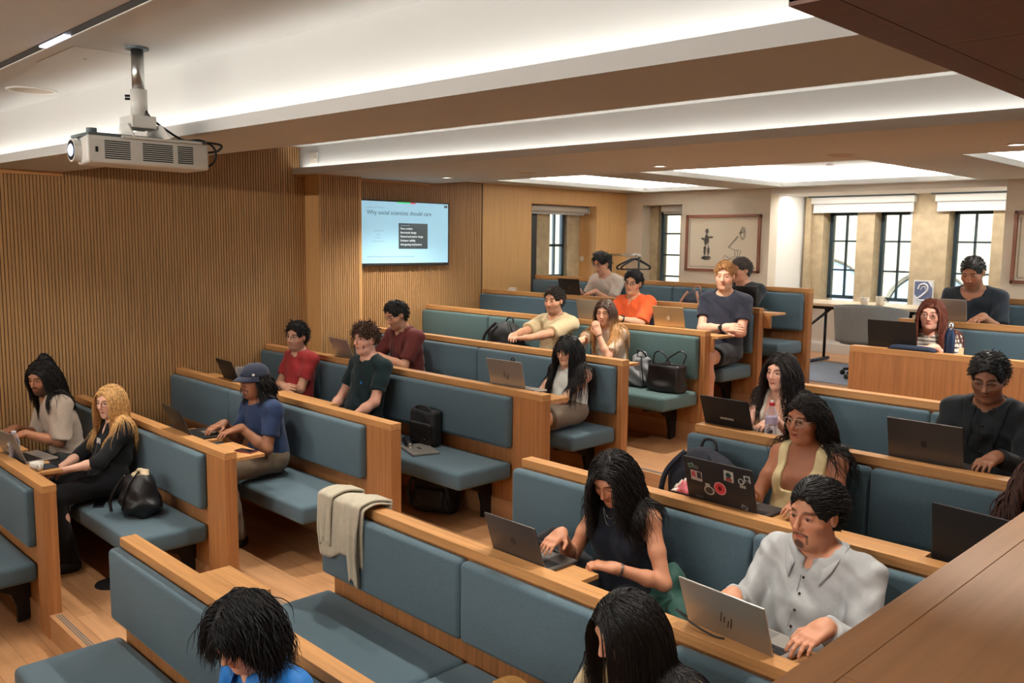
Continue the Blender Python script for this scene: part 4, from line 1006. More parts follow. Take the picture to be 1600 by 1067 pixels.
fig[11] = person('blond man in a charcoal tee and black shorts with crossed arms', 6, (-4.477, 7.200, 2.246), yaw=20, pitch=4, tyaw=12, s=1.07, skin=(228, 176, 150), q=1.15, group=PL, fat=.6,
    hair=dict(SHORT, top=.022, fwd=.3, mess=.2), hcol=(168, 122, 76), beard=1, bcol=(176, 130, 96),
    top=dict(col=(40, 42, 54), sleeve=.62), rarm=CROSS1, larm=CROSS2, bottom=dict(kind='shorts', col=(34, 36, 40), knees=.10, fy=.07), shoes=(26, 26, 30))
wristband(fig[11], 1, M['black_plastic'], .031, .011, face=(.3, -1, .2))
fig[12] = person('dark haired man in a white tee and glasses on the rearmost bench', 7, (-6.67, 8.04, 2.298), yaw=-10, pitch=20, s=1.02, skin=(222, 166, 140), q=1.6, group=PL,
    hair=dict(SHORT, top=.032, len=.04, fwd=.2, mess=.3), hcol=(24, 20, 20), glasses=((30, 28, 28), .024, .018, .0016),
    top=dict(col=(222, 208, 196), sleeve=.74), rarm=typ(-6.8, 7), larm=typ(-6.55, 7), bottom=dict(col=(48, 50, 58)))
fig[13] = person('man in a black tee half hidden behind the blond man', 7, (-4.873, 8.140, 2.278), yaw=-20, pitch=8, s=1.0, skin=(206, 152, 126), q=1.6, group=PL,
    hair=dict(SHORT, top=.016), hcol=(46, 36, 32), top=dict(col=(26, 28, 32), sleeve=.7), rarm=typ(-4.95, 7), larm=typ(-4.75, 7), bottom=dict(col=(40, 40, 46)))
fig[14] = person('person in a bright blue top with short tousled black hair looking down', 0, (-2.525, 1.28, 1.295), pel=(-2.5, 1.39, .60), yaw=18, pitch=26, sex='f', s=1.02, skin=(216, 164, 138), q=1.0, group=PL,
    hair=dict(LONG, len=.14, n=2600, r=.0019, wave=.006, freq=45, side=.7, fwd=.05, lift=.03, vol=.0, grav=.35, mess=.16, part=.02, front_len=.5, back=.03, t=.014), hcol=(20, 19, 22),
    top=dict(col=(34, 116, 196), sleeve=.8, neck='collar', kind='nylon', rough=.5, loose=.02), rarm='lap', larm='lap', bottom=dict(col=(40, 40, 48)))
fig[15] = person('woman with long straight black hair in a beige top looking down', 1, (-1.635, 2.13, 1.332), yaw=-24, pitch=24, sex='f', s=1.0, skin=(206, 152, 124), q=1.0, group=PL,
    hair=dict(LONG, len=.38, n=2200, r=.0019, part=0, mess=.06, fwd=-1.8, pull=(.03, .12, 0), front_len=.8), hcol=(20, 18, 19), top=dict(col=(190, 172, 136), sleeve=.85, neck='crew', wr=.005, loose=.02), rarm='lap', larm='lap', bottom=dict(col=(50, 50, 56)))
fig[16] = person('woman with curly black hair in a sleeveless navy top typing on a grey laptop', 2, (-2.473, 3.09, 1.475), yaw=6, pitch=30, sex='f', s=1.0, skin=(190, 132, 102), q=1.0, group=PL, fat=.2,
    hair=dict(LONG, len=.31, n=1800, r=.0021, wave=.011, freq=38, vol=.2, part=-.012, fwd=-2.0, side=.6, pull=(0, .25, 0)), hcol=(24, 20, 20),
    top=dict(col=(26, 30, 42), sleeve=0, neck='crew'), rarm=typ(-2.62, 2, .03), larm=dict(w=(-2.33, 2.95, 1.125), hint=(.5, -.2, -.8), dir=(-.8, .5, .1), curl=1.1), bottom=dict(col=(24, 26, 34)))
fig[17] = person('man in a light grey button-up shirt with dark hair and a goatee', 2, (-1.549, 3.220, 1.499), yaw=-12, pitch=4, s=1.06, skin=(200, 142, 112), q=1.0, group=PL, fat=.9,
    hair=dict(SHORT, top=.020, fwd=-.9, up=.25, side=.3, mess=.08, n=1600, r=.0020, len=.04), hcol=(20, 18, 19), beard=3,
    top=dict(col=(166, 168, 170), sleeve=1.90, neck='collar', wr=.005), rarm=typ(-1.72, 2, .01), larm=typ(-1.33, 2, .02, .30), bottom=dict(col=(40, 44, 58)))
fig[18] = person('woman with clear glasses and tied-back curls in a cream square-neck top', 3, (-2.090, 4.170, 1.660), yaw=-8, pitch=2, sex='f', s=1.03, skin=(176, 118, 90), q=1.0, group=PL, fat=.4,
    hair=dict(LONG, len=.50, n=1500, r=.0021, wave=.012, freq=36, side=.0, fwd=-2.6, lift=.03, mess=.05, ears=True, pull=(0, .25, 0), grav=.30, t=.009, root=.015), hcol=(26, 21, 20), glasses=((196, 170, 150), .025, .021, .0012),
    top=dict(col=(222, 206, 160), sleeve=0, neck='square', wr=.002), rarm=typ(-2.2, 3), larm=typ(-1.9, 3, dy=.36), bottom=dict(col=(222, 206, 160)))
fig[19] = person('young woman with wavy dark hair in a white camisole behind a black laptop', 4, (-2.742, 5.110, 1.740), yaw=-7, pitch=2, sex='f', s=.98, skin=(226, 176, 154), q=1.15, group=PL,
    hair=dict(LONG, len=.33, n=1100, r=.0026, wave=.010, freq=26, vol=.15, fwd=-.9), hcol=(30, 23, 22), top=dict(col=(210, 200, 190), sleeve=0, neck='square'), rarm=typ(-2.8, 4), larm=typ(-2.58, 4), bottom=dict(col=(60, 66, 80)))
fig[20] = person('man in a black shirt with thin glasses looking down at a grey laptop', 4, (-1.501, 5.03, 1.865), yaw=7, pitch=20, s=1.03, skin=(142, 96, 72), q=1.1, group=PL, fat=.4,
    hair=dict(SHORT, top=.020, up=.0, mess=.12), hcol=(20, 19, 20), glasses=((130, 120, 110), .025, .020, .0011),
    top=dict(col=(26, 30, 34), sleeve=1.9, neck='collar'), rarm=typ(-1.62, 4), larm=typ(-1.36, 4), bottom=dict(col=(30, 32, 36)))
fig[21] = person('woman with long auburn hair and glasses in a striped top', 6, (-2.559, 7.09, 2.021), yaw=8, pitch=2, sex='f', s=1.0, skin=(226, 172, 152), q=1.3, group=PL,
    hair=dict(LONG, len=.36, n=1000, r=.0026, part=-.01, wave=.003, fwd=-.6), hcol=(98, 50, 36), glasses=((170, 120, 100), .024, .020, .0011),
    top=dict(col=(214, 206, 196), sleeve=.8, stripe=(44, 42, 46), pitch=.032), rarm=typ(-2.68, 6), larm=shelfrest(-2.42, 6, -.7), bottom=dict(col=(40, 44, 60)))
badge(fig[21], .62, -.07, .036, .022)
fig[22] = person('bearded man in a black tee looking down at a silver laptop by the windows', 7, (-2.585, 8.04, 2.331), yaw=0, pitch=24, s=1.10, skin=(180, 126, 98), q=1.3, group=PL, fat=.8,
    hair=dict(SHORT, top=.006, len=.014, n=500, t=.006), hcol=(24, 21, 21), beard=1, top=dict(col=(24, 30, 38), sleeve=.80, neck='scoop'), rarm=typ(-2.72, 7), larm=typ(-2.4, 7), bottom=dict(col=(40, 44, 54)))
fig[23] = person('person with brown curls mostly hidden beyond the oak counter', 3, (-.954, 4.07, 1.60), yaw=-5, pitch=12, sex='f', s=.96, skin=(200, 150, 120), q=1.4, group=PL,
    hair=dict(LONG, len=.40, n=500, r=.005, wave=.012, freq=32, vol=.3), hcol=(58, 34, 28), top=dict(col=(92, 56, 46), sleeve=1.9), rarm=typ(-1.05, 3), larm=typ(-.85, 3), bottom=dict(col=(40, 40, 48)))

# worn things that have a look of their own
def cap_hat(G, col):
    HR, hs, hp, H = G.HR, G.hs, G.hp, G.H; m = cloth_mat(col, 'twill')
    d = MB()
    def dome(u, v):
        th = 2 * math.pi * u; ph = math.pi / 2 * v; r = V(.093, .116, .092); c_ = math.cos(ph) ** .8
        return hp(r[0] * c_ * math.cos(th), -.010 + r[1] * c_ * math.sin(th), .040 + r[2] * math.sin(ph))
    d.grid(dome, 28, 10); o = d.build('cap', m, G.root, smooth=True, solid=.003)
    b = MB()
    def brim(u, v):
        th = math.pi * (.10 + .80 * u); rr = 1 + v * .62 * math.sin(th) ** .8
        return hp(.094 * math.cos(th) * (1 + .06 * v), -.010 + .116 * math.sin(th) * rr, .044 - .010 * v - .020 * v * math.cos(th) ** 2 - .012 * v * v)
    b.grid(brim, 20, 6); b.build('brim', m, o, smooth=True, solid=.004)
    B(0, 0, 0, 0, 0, 0) if False else None
    t = MB(); t.ellipsoid(tuple(hp(0, -.01, .134)), (.008, .008, .005), 8, 6); t.build('cap_button', m, o)
    e = MB(); e.obox(hp(-.075, .066, .062), HR[0] * .006 + HR[1] * .006, HR[1] * .002 - HR[0] * .002, HR[2] * .008); e.build('cap_emblem', M['white_plastic'], o)
cap_hat(fig[3], (42, 46, 62))
make_hair(fig[7], dict(front_only=True, name='hair', len=.058, n=200, r=.0040, t=.013, ears=False, side=.05, fwd=1.0, up=-.2, lift=.1, grav=.5, mess=.06, off=.004, clear=False, line=0.01), (18, 16, 18), 1.2, np.random.RandomState(3))
make_hair(fig[14], dict(front_only=True, name='hair', len=.06, n=400, r=.0020, t=.015, ears=False, side=.25, fwd=1.0, up=-.3, lift=.03, grav=.45, mess=.18, off=.004, clear=False), (20, 19, 22), 1.0, np.random.RandomState(4))
make_hair(fig[5], dict(front_only=True, name='hair', len=.045, n=110, r=.0036, t=.016, ears=False, side=.05, fwd=1.0, up=-.3, lift=.1, grav=.3, mess=.3, off=.004, clear=False, wave=.004, freq=80), (74, 50, 38), 1.2, np.random.RandomState(5))
wristband(fig[7], -1, mat('watch_grey', srgb(150, 156, 160), .4), .026, .008, face=(0, -.3, 1))
wristband(fig[16], -1, M['chrome'], .026, .006)
wristband(fig[10], -1, M['black_plastic'], .029, .010, face=(0, -.4, 1))
wristband(fig[6], 1, M['black_plastic'], .029, .010, face=(0, -.4, 1))
wristband(fig[9], -1, M['black_plastic'], .025, .004)
def necklace(G, drop, wd, m, n=24):
    pts = []
    for i in range(n + 1):
        u = i / n * 2 - 1; p = G.N + G.Fs[0] * wd * u + G.tf * (.13) + V(0, 0, -.01 - drop * (1 - u * u) + .03)
        a_ = G.N + G.Fs[0] * wd * .6 * u + V(0, 0, -.02 - drop * (1 - u * u)); dd = nrm(a_ - p)
        pr = G.allp + G.shirt_p[:0]
        for _ in range(30):
            e = min(sdf(p[None], G.allp)[0], sdf(p[None], G.shirt_p)[0])
            if e < .002: break
            p = p + dd * max(e, .001)
        pts.append(p)
    return wear(G, 'necklace', pts, .0014, m)
SIL = M['chrome']
necklace(fig[16], .05, .055, SIL); necklace(fig[16], .085, .06, SIL); necklace(fig[19], .05, .05, mat('gold_chain', srgb(190, 150, 90), .3, 1))
# trims, prints and ear studs
def emblem(G, t, rx, size, col, kind='tri'):
    p = G.on_shirt(G.sp(t) + G.Fc[1] * .35 + G.Fc[0] * rx, -G.Fc[1]) + G.Fc[1] * .002; r_, u_ = G.Fc[0], G.Fc[2]; mb = MB()
    if kind == 'tri': pl = [(-1, -1), (1, -1), (0, 1)]
    else: pl = [(-1, .2), (-.2, .1), (.1, 1), (.35, .1), (1, -.2), (.2, -.25), (-.1, -1), (-.3, -.2)]
    vs = [p + r_ * a * size + u_ * b * size for a, b in pl]; n = len(vs); vs += [v - G.Fc[1] * .004 for v in vs]
    mb.add(vs, [list(range(n)), list(range(n, 2 * n))[::-1]] + [[i, (i + 1) % n, n + (i + 1) % n, n + i] for i in range(n)]); mb.build('emblem', mat('emblem_%d_%d_%d' % col, srgb(*col), .7), G.shirt)
emblem(fig[5], .62, -.065, .014, (40, 110, 190)); emblem(fig[12], .70, -.075, .011, (70, 66, 76), 'bird'); emblem(fig[11], .66, -.08, .009, (110, 60, 60), 'bird')
for e, g_ in ((1, 18), (-1, 18), (-1, 19), (-1, 2)):
    G = fig[g_]; mb = MB(); mb.ellipsoid(tuple(G.hp(e * .083, -.004, -.036)), (.006, .006, .008) if g_ != 18 else (.010, .010, .014), 8, 6); mb.build('earring', mat('earring_%d' % g_, srgb(*((50, 84, 84) if g_ == 18 else (210, 205, 200))), .3, .3), G.root)
for e in (1, -1):                                      # white piping round the armholes of the navy top
    G = fig[16]; pts = []; c_ = G.SH[e] + G.Fs[0] * e * .03 - G.Fs[2] * .02
    for i in range(25):
        th = 2 * math.pi * i / 24; p = c_ - G.Fs[0] * e * .066 + G.Fs[1] * .115 * math.sin(th) + G.Fs[2] * .125 * math.cos(th) * .95
        d = nrm(G.sp(.7) - p)
        for _ in range(30):
            ee = sdf(p[None], G.shirt_p)[0]
            if ee < .003: break
            p = p + d * max(ee, .001)
        pts.append(p)
    wear(G, 'piping', pts, .0028, mat('white_piping', srgb(205, 200, 195), .8), G.shirt)
# ------------------------------------------------------------------ things on the benches and in the room
def text_mesh(s_, size, name, m, parent, loc, rot, extrude=.0006, align='LEFT'):
    cu = bpy.data.curves.new(name, 'FONT'); cu.body = s_; cu.size = size; cu.extrude = extrude; cu.align_x = align; cu.resolution_u = 2
    ob = bpy.data.objects.new(name, cu); C.objects.link(ob); bpy.context.view_layer.update()
    me = bpy.data.meshes.new_from_object(ob.evaluated_get(bpy.context.evaluated_depsgraph_get())); C.objects.unlink(ob); bpy.data.objects.remove(ob)
    me.materials.clear(); me.materials.append(m); me.name = name
    o = bpy.data.objects.new(name, me); C.objects.link(o); o.parent = parent; o.location = loc; o.rotation_euler = rot
    return o
M['alu'] = mat('silver_aluminium', srgb(172, 168, 162), .38, .75); M['grey_alu'] = mat('grey_aluminium', srgb(92, 88, 86), .40, .7); M['lap_black'] = mat('laptop_black', srgb(24, 23, 25), .5, .1)
M['keys'] = mat('keyboard_black', srgb(20, 20, 22), .6); M['gold_alu'] = mat('pale_gold_aluminium', srgb(196, 172, 134), .38, .6); M['panel'] = mat('dark_screen', srgb(12, 13, 16), .15)
M['screen_on'] = mat('lit_display', srgb(120, 130, 140), .3, emit=(srgb(170, 190, 210), .5))
M['logo_light'] = mat('logo_pale', srgb(226, 218, 200), .35); M['logo_dark'] = mat('logo_dark', srgb(48, 44, 44), .3)
GL = 'laptops open on the writing shelves'
def shape_plate(pl, name, m, parent, zoff):      # flat polygon on the outer side of a lid, in lid coordinates (x, up)
    vs = [(a, zoff, b) for a, b in pl]; n = len(vs); vs += [(a, zoff + .001, b) for a, b in pl]
    mb = MB(); mb.add(vs, [list(range(n)), list(range(n, 2 * n))[::-1]] + [[i, (i + 1) % n, n + (i + 1) % n, n + i] for i in range(n)]); return mb.build(name, m, parent)
def apple(sz):
    pl = []
    for i in range(28):
        t = 2 * math.pi * i / 28; r = sz * (.5 + .045 * math.cos(2 * t)); x, y = r * math.sin(t) * 1.02, r * math.cos(t)
        if abs(x) < sz * .14 and y > 0: y -= sz * .07
        if abs(x) < sz * .12 and y < 0: y += sz * .04
        d = math.hypot(x - sz * .52, y - sz * .08)
        if d < sz * .24: x = sz * .52 - math.sqrt(max((sz * .24) ** 2 - (y - sz * .08) ** 2, 0))
        pl.append((x, y))
    return pl
def laptop(label, x, y, z, w, d, m, tilt=18, rotz=0, logo=None, lm=None, on=False, keym=None, stickers=False):
    r = empty('laptop', (x, y, z), math.radians(rotz), label, 'laptop', GL); h = .015
    B(-w / 2, w / 2, 0, d, 0, h).build('base', m, r, bevel=.004)
    kb = B(-w / 2 + .025, w / 2 - .025, .022, d * .55, h - .001, h + .0012).build('keyboard', M['keys'], r)
    km = MB()
    for i in range(5):
        for j in range(13):
            x0 = -w / 2 + .03 + j * (w - .06) / 13; y0 = .027 + i * (d * .55 - .03) / 5
            km.box(x0, x0 + (w - .06) / 13 - .003, y0, y0 + (d * .55 - .03) / 5 - .003, h, h + .0022)
    km.build('key_caps', M['lap_black'] if keym is None else keym, kb)
    B(-.055, .055, d * .60, d * .94, h - .001, h + .0006).build('trackpad', mat('trackpad_grey', srgb(110, 108, 106), .35), r)
    ld = empty('screen_lid', (0, .004, h), 0); ld.parent = r; ld.rotation_euler = (math.radians(tilt), 0, 0)
    lid = B(-w / 2, w / 2, -.004, .004, .001, d).build('screen_lid', m, r, bevel=.0025); lid.location = (0, .004, h); lid.rotation_euler = (math.radians(tilt), 0, 0)
    bpy.data.objects.remove(ld)
    B(-w / 2 + .006, w / 2 - .006, .0035, .005, .012, d - .006).build('display', M['screen_on'] if on else M['panel'], lid)
    if logo == 'apple':
        s_ = .034; pl = apple(s_); lg = shape_plate([(a, b + d * .52) for a, b in pl], 'logo', lm, lid, -.0052)
        shape_plate([(.0 * s_, d * .52 + s_ * .50), (.10 * s_, d * .52 + s_ * .56), (.16 * s_, d * .52 + s_ * .72), (.05 * s_, d * .52 + s_ * .66)], 'logo', lm, lid, -.0052)
    elif logo == 'hp':
        for a, hgt, b in ((-.022, .046, 0), (-.008, .030, 0), (.006, .030, -.014), (.018, .046, -.014)):
            z0 = d * .5 - .016 + b; shape_plate([(a, z0), (a + .004, z0), (a + .004 + hgt * .28, z0 + hgt), (a + hgt * .28, z0 + hgt)], 'logo', lm, lid, -.0052)
    elif logo == 'bar':
        text_mesh('SAMSUNG', .020, 'logo', lm, lid, (0, -.0046, d * .36), (math.pi / 2, 0, 0), align='CENTER')
    elif logo == 'dell':
        mb = MB(); mb.tube([(.022 * math.cos(t * math.pi / 10), -.0046, d * .5 + .022 * math.sin(t * math.pi / 10)) for t in range(21)], .0012, 5, cap=False); mb.build('logo', lm, lid)
    if stickers:
        def st(x0, z0, ww, hh, col, inner=None, rnd=False, rot=0):
            if rnd: pl = [(x0 + ww * math.cos(t * math.pi / 12), z0 + hh * math.sin(t * math.pi / 12)) for t in range(24)]
            else: pl = [(x0 + a * ww * math.cos(rot) - b * hh * math.sin(rot), z0 + a * ww * math.sin(rot) + b * hh * math.cos(rot)) for a, b in ((-1, -1), (1, -1), (1, 1), (-1, 1))]
            s_ = shape_plate(pl, 'sticker', mat('sticker_%d_%d_%d' % col, srgb(*col), .5), lid, -.0054)
            if inner:
                for (cx, cz, ww2, hh2, c2, r2) in inner:
                    pl = [(cx + ww2 * math.cos(t * math.pi / 8), cz + hh2 * math.sin(t * math.pi / 8)) for t in range(16)] if r2 else [(cx - ww2, cz - hh2), (cx + ww2, cz - hh2), (cx + ww2 * .8, cz + hh2), (cx - ww2 * .9, cz + hh2 * .9)]
                    shape_plate(pl, 'sticker_print', mat('sticker_%d_%d_%d' % c2, srgb(*c2), .5), s_, -.0066)
        st(-.150, .212, .017, .012, (104, 128, 112), [(-.150, .212, .010, .006, (60, 84, 74), True)], rot=.3); st(-.122, .207, .015, .009, (96, 92, 84), rot=-.1)
        st(-.125, .160, .032, .026, (196, 176, 166), [(-.140, .168, .012, .014, (196, 84, 90), False), (-.108, .166, .012, .017, (50, 44, 48), False)], rot=-.05)
        st(.062, .198, .026, .028, (186, 180, 166), [(.062, .204, .015, .014, (44, 66, 56), True), (.062, .182, .018, .009, (150, 56, 60), False)], rot=-.08)
        st(.128, .185, .016, .016, (176, 172, 158), [(.128, .187, .010, .010, (36, 40, 40), True)], rnd=True); st(.134, .160, .016, .007, (150, 144, 132))
        st(.162, .204, .017, .018, (186, 182, 174), [(.162, .208, .011, .009, (40, 38, 42), True), (.162, .192, .011, .005, (60, 56, 54), False)], rot=.05)
        st(.004, .120, .034, .034, (222, 150, 146), [(.004, .120, .029, .029, (214, 66, 74), True), (.004, .120, .012, .012, (120, 30, 40), True)], rnd=True)
        st(-.060, .095, .029, .024, (190, 186, 172), [(-.060, .095, .022, .018, (66, 58, 50), True)], rnd=True); st(-.066, .121, .013, .010, (190, 186, 172))
        st(-.125, .048, .022, .007, (84, 82, 80)); st(.130, .050, .018, .011, (118, 116, 118), [(.130, .050, .011, .006, (54, 52, 58), True)], rot=-.4)
    return r
def sh(k): return cap(k) - .046
def hy(k): return YK[k] + .098
laptop('silver laptop of the long haired man, at the front left beside a water bottle', -6.84, hy(0) + .02, sh(0), .33, .225, M['alu'], 20, 8, 'apple', M['logo_light'])
laptop('black laptop of the man in the navy cap', -6.12, hy(1), sh(1), .345, .235, M['lap_black'], 24, -4, on=True)
laptop('black laptop in front of the man in red, beside an empty glass', -7.16, hy(2), sh(2), .32, .225, M['lap_black'], 22, -3)
laptop('silver laptop of the man in the maroon polo', -6.79, hy(3), sh(3), .33, .225, M['alu'], 24, -4)
laptop('silver laptop with dark slanted logo in front of the woman in the sleeveless white blouse', -4.64, hy(3), sh(3), .36, .24, M['alu'], 14, 2, 'hp', M['logo_dark'])
laptop('silver laptop between the long brown haired woman and the man in orange', -5.60, hy(5), sh(5), .36, .235, M['alu'], 14, 2)
laptop('pale gold laptop in front of the blond man with crossed arms', -4.68, hy(5), sh(5), .325, .225, M['gold_alu'], 14, 3, 'apple', M['logo_light'])
laptop('dark laptop of the man in the white tee on the rearmost bench', -6.72, hy(6), sh(6), .32, .22, M['lap_black'], 14, 0, 'apple', M['logo_dark'])
laptop('black laptop behind the shoulder of the blond man', -4.50, hy(6), sh(6), .32, .23, M['lap_black'], 4, 3)
laptop('grey laptop with fruit logo in front of the curly haired woman', -2.665, hy(1), sh(1), .318, .222, M['grey_alu'], 18, 0, 'apple', M['logo_dark'])
laptop('silver laptop with slanted logo under the hands of the man in the grey shirt', -1.575, hy(1) - .015, sh(1), .365, .235, M['alu'], 20, -5, 'hp', M['logo_dark'])
laptop('dark laptop covered in stickers in front of the woman in cream', -2.195, hy(2), sh(2), .385, .255, mat('laptop_umber', srgb(50, 45, 46), .45, .2), 16, -2, stickers=True)
laptop('black laptop with small pale logo in front of the young woman in the white camisole', -2.745, hy(3), sh(3), .325, .225, M['lap_black'], 22, 0, 'bar', M['logo_light'])
laptop('large grey laptop with fruit logo in front of the man in the black shirt', -1.615, hy(3), sh(3), .365, .25, M['grey_alu'], 14, 0, 'apple', M['logo_dark'])
laptop('black laptop on the plain oak desk front', -2.66, hy(5), sh(5), .36, .24, M['lap_black'], 10, 0, 'dell', M['logo_dark'])
laptop('silver laptop of the bearded man in the black tee', -2.60, hy(6), sh(6), .31, .215, M['alu'], 12, 0)
laptop('dark laptop partly cut off by the oak counter', -1.06, hy(2) + .01, sh(2), .36, .26, M['lap_black'], 8, -6)
lc = empty('laptop', (-5.22, 4.14, fl(3) + .4635), math.radians(-20), 'closed silver laptop lying on the bench seat before the black lunch bag', 'laptop')
B(-.165, .165, -.11, .11, 0, .010).build('base', M['alu'], lc, bevel=.004); ll = B(-.165, .165, -.11, .11, .0105, .017).build('screen_lid', M['alu'], lc, bevel=.003)
for a in (-.03, -.005, .02): MB().tube([(a + .010 * math.cos(t * math.pi / 6), .0 + .012 * math.sin(t * math.pi / 6), .0178) for t in range(13)], .0015, 5).build('logo', M['logo_dark'], ll)

# phones, bottles, cups
def phone(label, loc, rz, col):
    p = empty('phone', loc, rz, label, 'phone'); B(-.037, .037, -.075, .075, 0, .009).build('case', mat('phone_%d_%d_%d' % col, srgb(*col), .5), p, bevel=.006, seg=3); B(-.034, .034, -.071, .071, .0088, .0094).build('screen', M['panel'], p)
phone('phone in a dark red case on the shelf beside the man in the cap', (-5.42, 2.80, sh(1)), 1.9, (110, 30, 36))
phone('black phone on the seat beside the black handbag', (-6.49, 2.20, fl(1) + .463), 1.1, (30, 30, 34))
M['pet'] = None
def pet():
    m = bpy.data.materials.new('clear_plastic'); m.use_nodes = True; nt = m.node_tree; nt.nodes.clear(); out = nt.nodes.new('ShaderNodeOutputMaterial'); mx = nt.nodes.new('ShaderNodeMixShader'); t = nt.nodes.new('ShaderNodeBsdfTransparent'); g = nt.nodes.new('ShaderNodeBsdfPrincipled')
    t.inputs[0].default_value = (.90, .90, .93, 1); g.inputs['Base Color'].default_value = (.7, .7, .75, 1); g.inputs['Roughness'].default_value = .08; lw = nt.nodes.new('ShaderNodeLayerWeight'); lw.inputs[0].default_value = .35
    nt.links.new(lw.outputs['Facing'], mx.inputs[0]); nt.links.new(t.outputs[0], mx.inputs[1]); nt.links.new(g.outputs[0], mx.inputs[2]); nt.links.new(mx.outputs[0], out.inputs[0]); return m
M['pet'] = pet(); M['water'] = M['pet']
def bottle(label, loc, h, r, capc, ribs, labelc=None, wl_=.5):
    b = empty('water_bottle', loc, 0, label, 'bottle'); pr = [(0, .002), (r * .92, .0), (r, .012)]
    n = 30
    for i in range(n):
        t = i / (n - 1); z = .012 + t * (h * .60); pr.append((r * (1 + ribs * .035 * math.sin(t * 42) - .08 * ribs * math.exp(-((t - .45) / .08) ** 2)), z))
    pr += [(r * .95, h * .66), (r * .80, h * .74), (r * .52, h * .83), (.0135, h * .88), (.0135, h * .90)]
    MB().lathe(pr, 22).build('bottle_body', M['pet'], b, smooth=True)
    MB().lathe([(0, .004), (r * .9, .004), (r * .93, .012), (r * .93, h * wl_), (0, h * wl_)], 20).build('water', M['water'], b, smooth=True)
    MB().lathe([(0, h * .89), (.0165, h * .89), (.0165, h * .96), (.0150, h * .97), (0, h * .97)], 18).build('bottle_cap', mat('cap_%d_%d_%d' % capc, srgb(*capc), .4), b)
    if labelc: MB().lathe([(r * 1.012, h * .42), (r * 1.015, h * .43), (r * 1.015, h * .60), (r * 1.012, h * .61)], 22).build('paper_label', mat('label_%d_%d_%d' % labelc, srgb(*labelc), .5), b, smooth=True)
    return b
bottle('ribbed clear water bottle with white cap on the front left bench', (-6.79, 1.745, sh(0)), .235, .036, (190, 186, 190), 1)
rb = bottle('clear water bottle with red cap beside the young woman in the white camisole', (-2.50, 4.575, sh(3)), .225, .036, (186, 40, 52), 0, (172, 160, 186), .4)
MB().lathe([(0, .2182), (.010, .2182), (.009, .231), (0, .232)], 14).build('sport_spout', M['white_plastic'], rb)
def flask(label, loc, h, r, col, rot=None, capm=None):
    b = empty('steel_flask', loc, 0, label, 'bottle')
    if rot: b.rotation_euler = rot
    MB().lathe([(0, 0), (r * .96, 0), (r, .006), (r, h * .62), (r * .92, h * .70), (r * .62, h * .80), (r * .55, h * .85), (0, h * .85)], 24).build('flask_body', mat('flask_%d_%d_%d' % col, srgb(*col), .4, .2), b, smooth=True)
    MB().lathe([(0, h * .852), (r * .58, h * .852), (r * .60, h * .87), (r * .60, h * .985), (r * .55, h), (0, h)], 20).build('flask_cap', capm or M['chrome'], b, smooth=True); return b
flask('navy steel flask with silver cap on the plain oak desk front', (-2.265, 6.66, sh(5)), .262, .036, (24, 40, 66))
fb = flask('dark teal flask with black loop cap behind the silver laptop with slanted logo', (-4.76, 4.69, sh(3)), .215, .034, (24, 44, 56), None, M['black_plastic'])
MB().tube([(.018 * math.cos(t * math.pi / 8), 0, .212 + .022 * math.sin(t * math.pi / 8)) for t in range(9)], .005, 6).build('carry_loop', M['black_plastic'], fb)
flask('black flask with silver cap lying on the seat by the lunch bag', (-5.47, 4.2, fl(3) + .462 + .0335), .22, .033, (22, 22, 26), (math.pi / 2, 0, math.radians(62)))
def cup(label, loc, h, r, col, handle=True, spoon=False, taper=.75):
    c_ = empty('cup', loc, 0, label, 'cup'); m = mat('cup_%d_%d_%d' % col, srgb(*col), .35)
    MB().lathe([(0, 0), (r * taper, 0), (r * (taper + .5 * (1 - taper)), h * .4), (r, h), (r * .93, h), (r * (taper + .4 * (1 - taper)) * .93, h * .4), (r * taper * .8, .006), (0, .006)], 24).build('cup_body', m, c_, smooth=True)
    if handle: MB().tube([(r * .9 + .026 * math.sin(t * math.pi / 10), 0, h * .5 + h * .3 * math.cos(t * math.pi / 10)) for t in range(11)], .0045, 7).build('handle', m, c_, smooth=True)
    if spoon: MB().tube([(0, 0, .01), (-.02, 0, h * 1.2), (-.028, 0, h * 1.75)], [.008, .003, .004], 7).build('spoon', M['chrome'], c_, smooth=True)
cup('low white coffee cup on the front left bench shelf', (-6.46, 1.79, sh(0)), .058, .045, (206, 200, 190))
cup('white mug on the folding table below the windows', (-4.20, 10.05, 1.864), .105, .048, (216, 206, 190), taper=.85)
cup('white tapered cup with a spoon on the folding table', (-4.36, 10.0, 1.864), .085, .055, (222, 212, 196), False, True, .6)
gl = empty('drinking_glass', (-7.17, 3.88, fl(3) + .98), 0, 'empty glass tumbler behind the black laptop of the man in red', 'glass')
gl.location = (-7.28, 3.72, sh(2)); MB().lathe([(0, 0), (.032, 0), (.037, .13), (.034, .13), (.029, .008), (0, .008)], 20).build('tumbler', M['pet'], gl, smooth=True)
gl2 = empty('drinking_glass', (-7.36, 3.66, sh(2)), 0, 'short glass left of the black laptop of the man in red', 'glass'); MB().lathe([(0, 0), (.030, 0), (.034, .075), (.031, .075), (.027, .008), (0, .008)], 20).build('tumbler', M['pet'], gl2, smooth=True)
sc_ = MB(); sc_.grid(lambda u, v: (-6.545 + u * .07, 1.755 + v * .035 + .01 * u, sh(0) + .003 + .009 * abs(math.sin(u * 6) * math.cos(v * 4))), 8, 5)
tag(sc_.build('sweet_wrapper', mat('pink_foil', srgb(186, 130, 176), .35), solid=.001), 'crumpled pink wrapper beside the white coffee cup', 'wrapper')
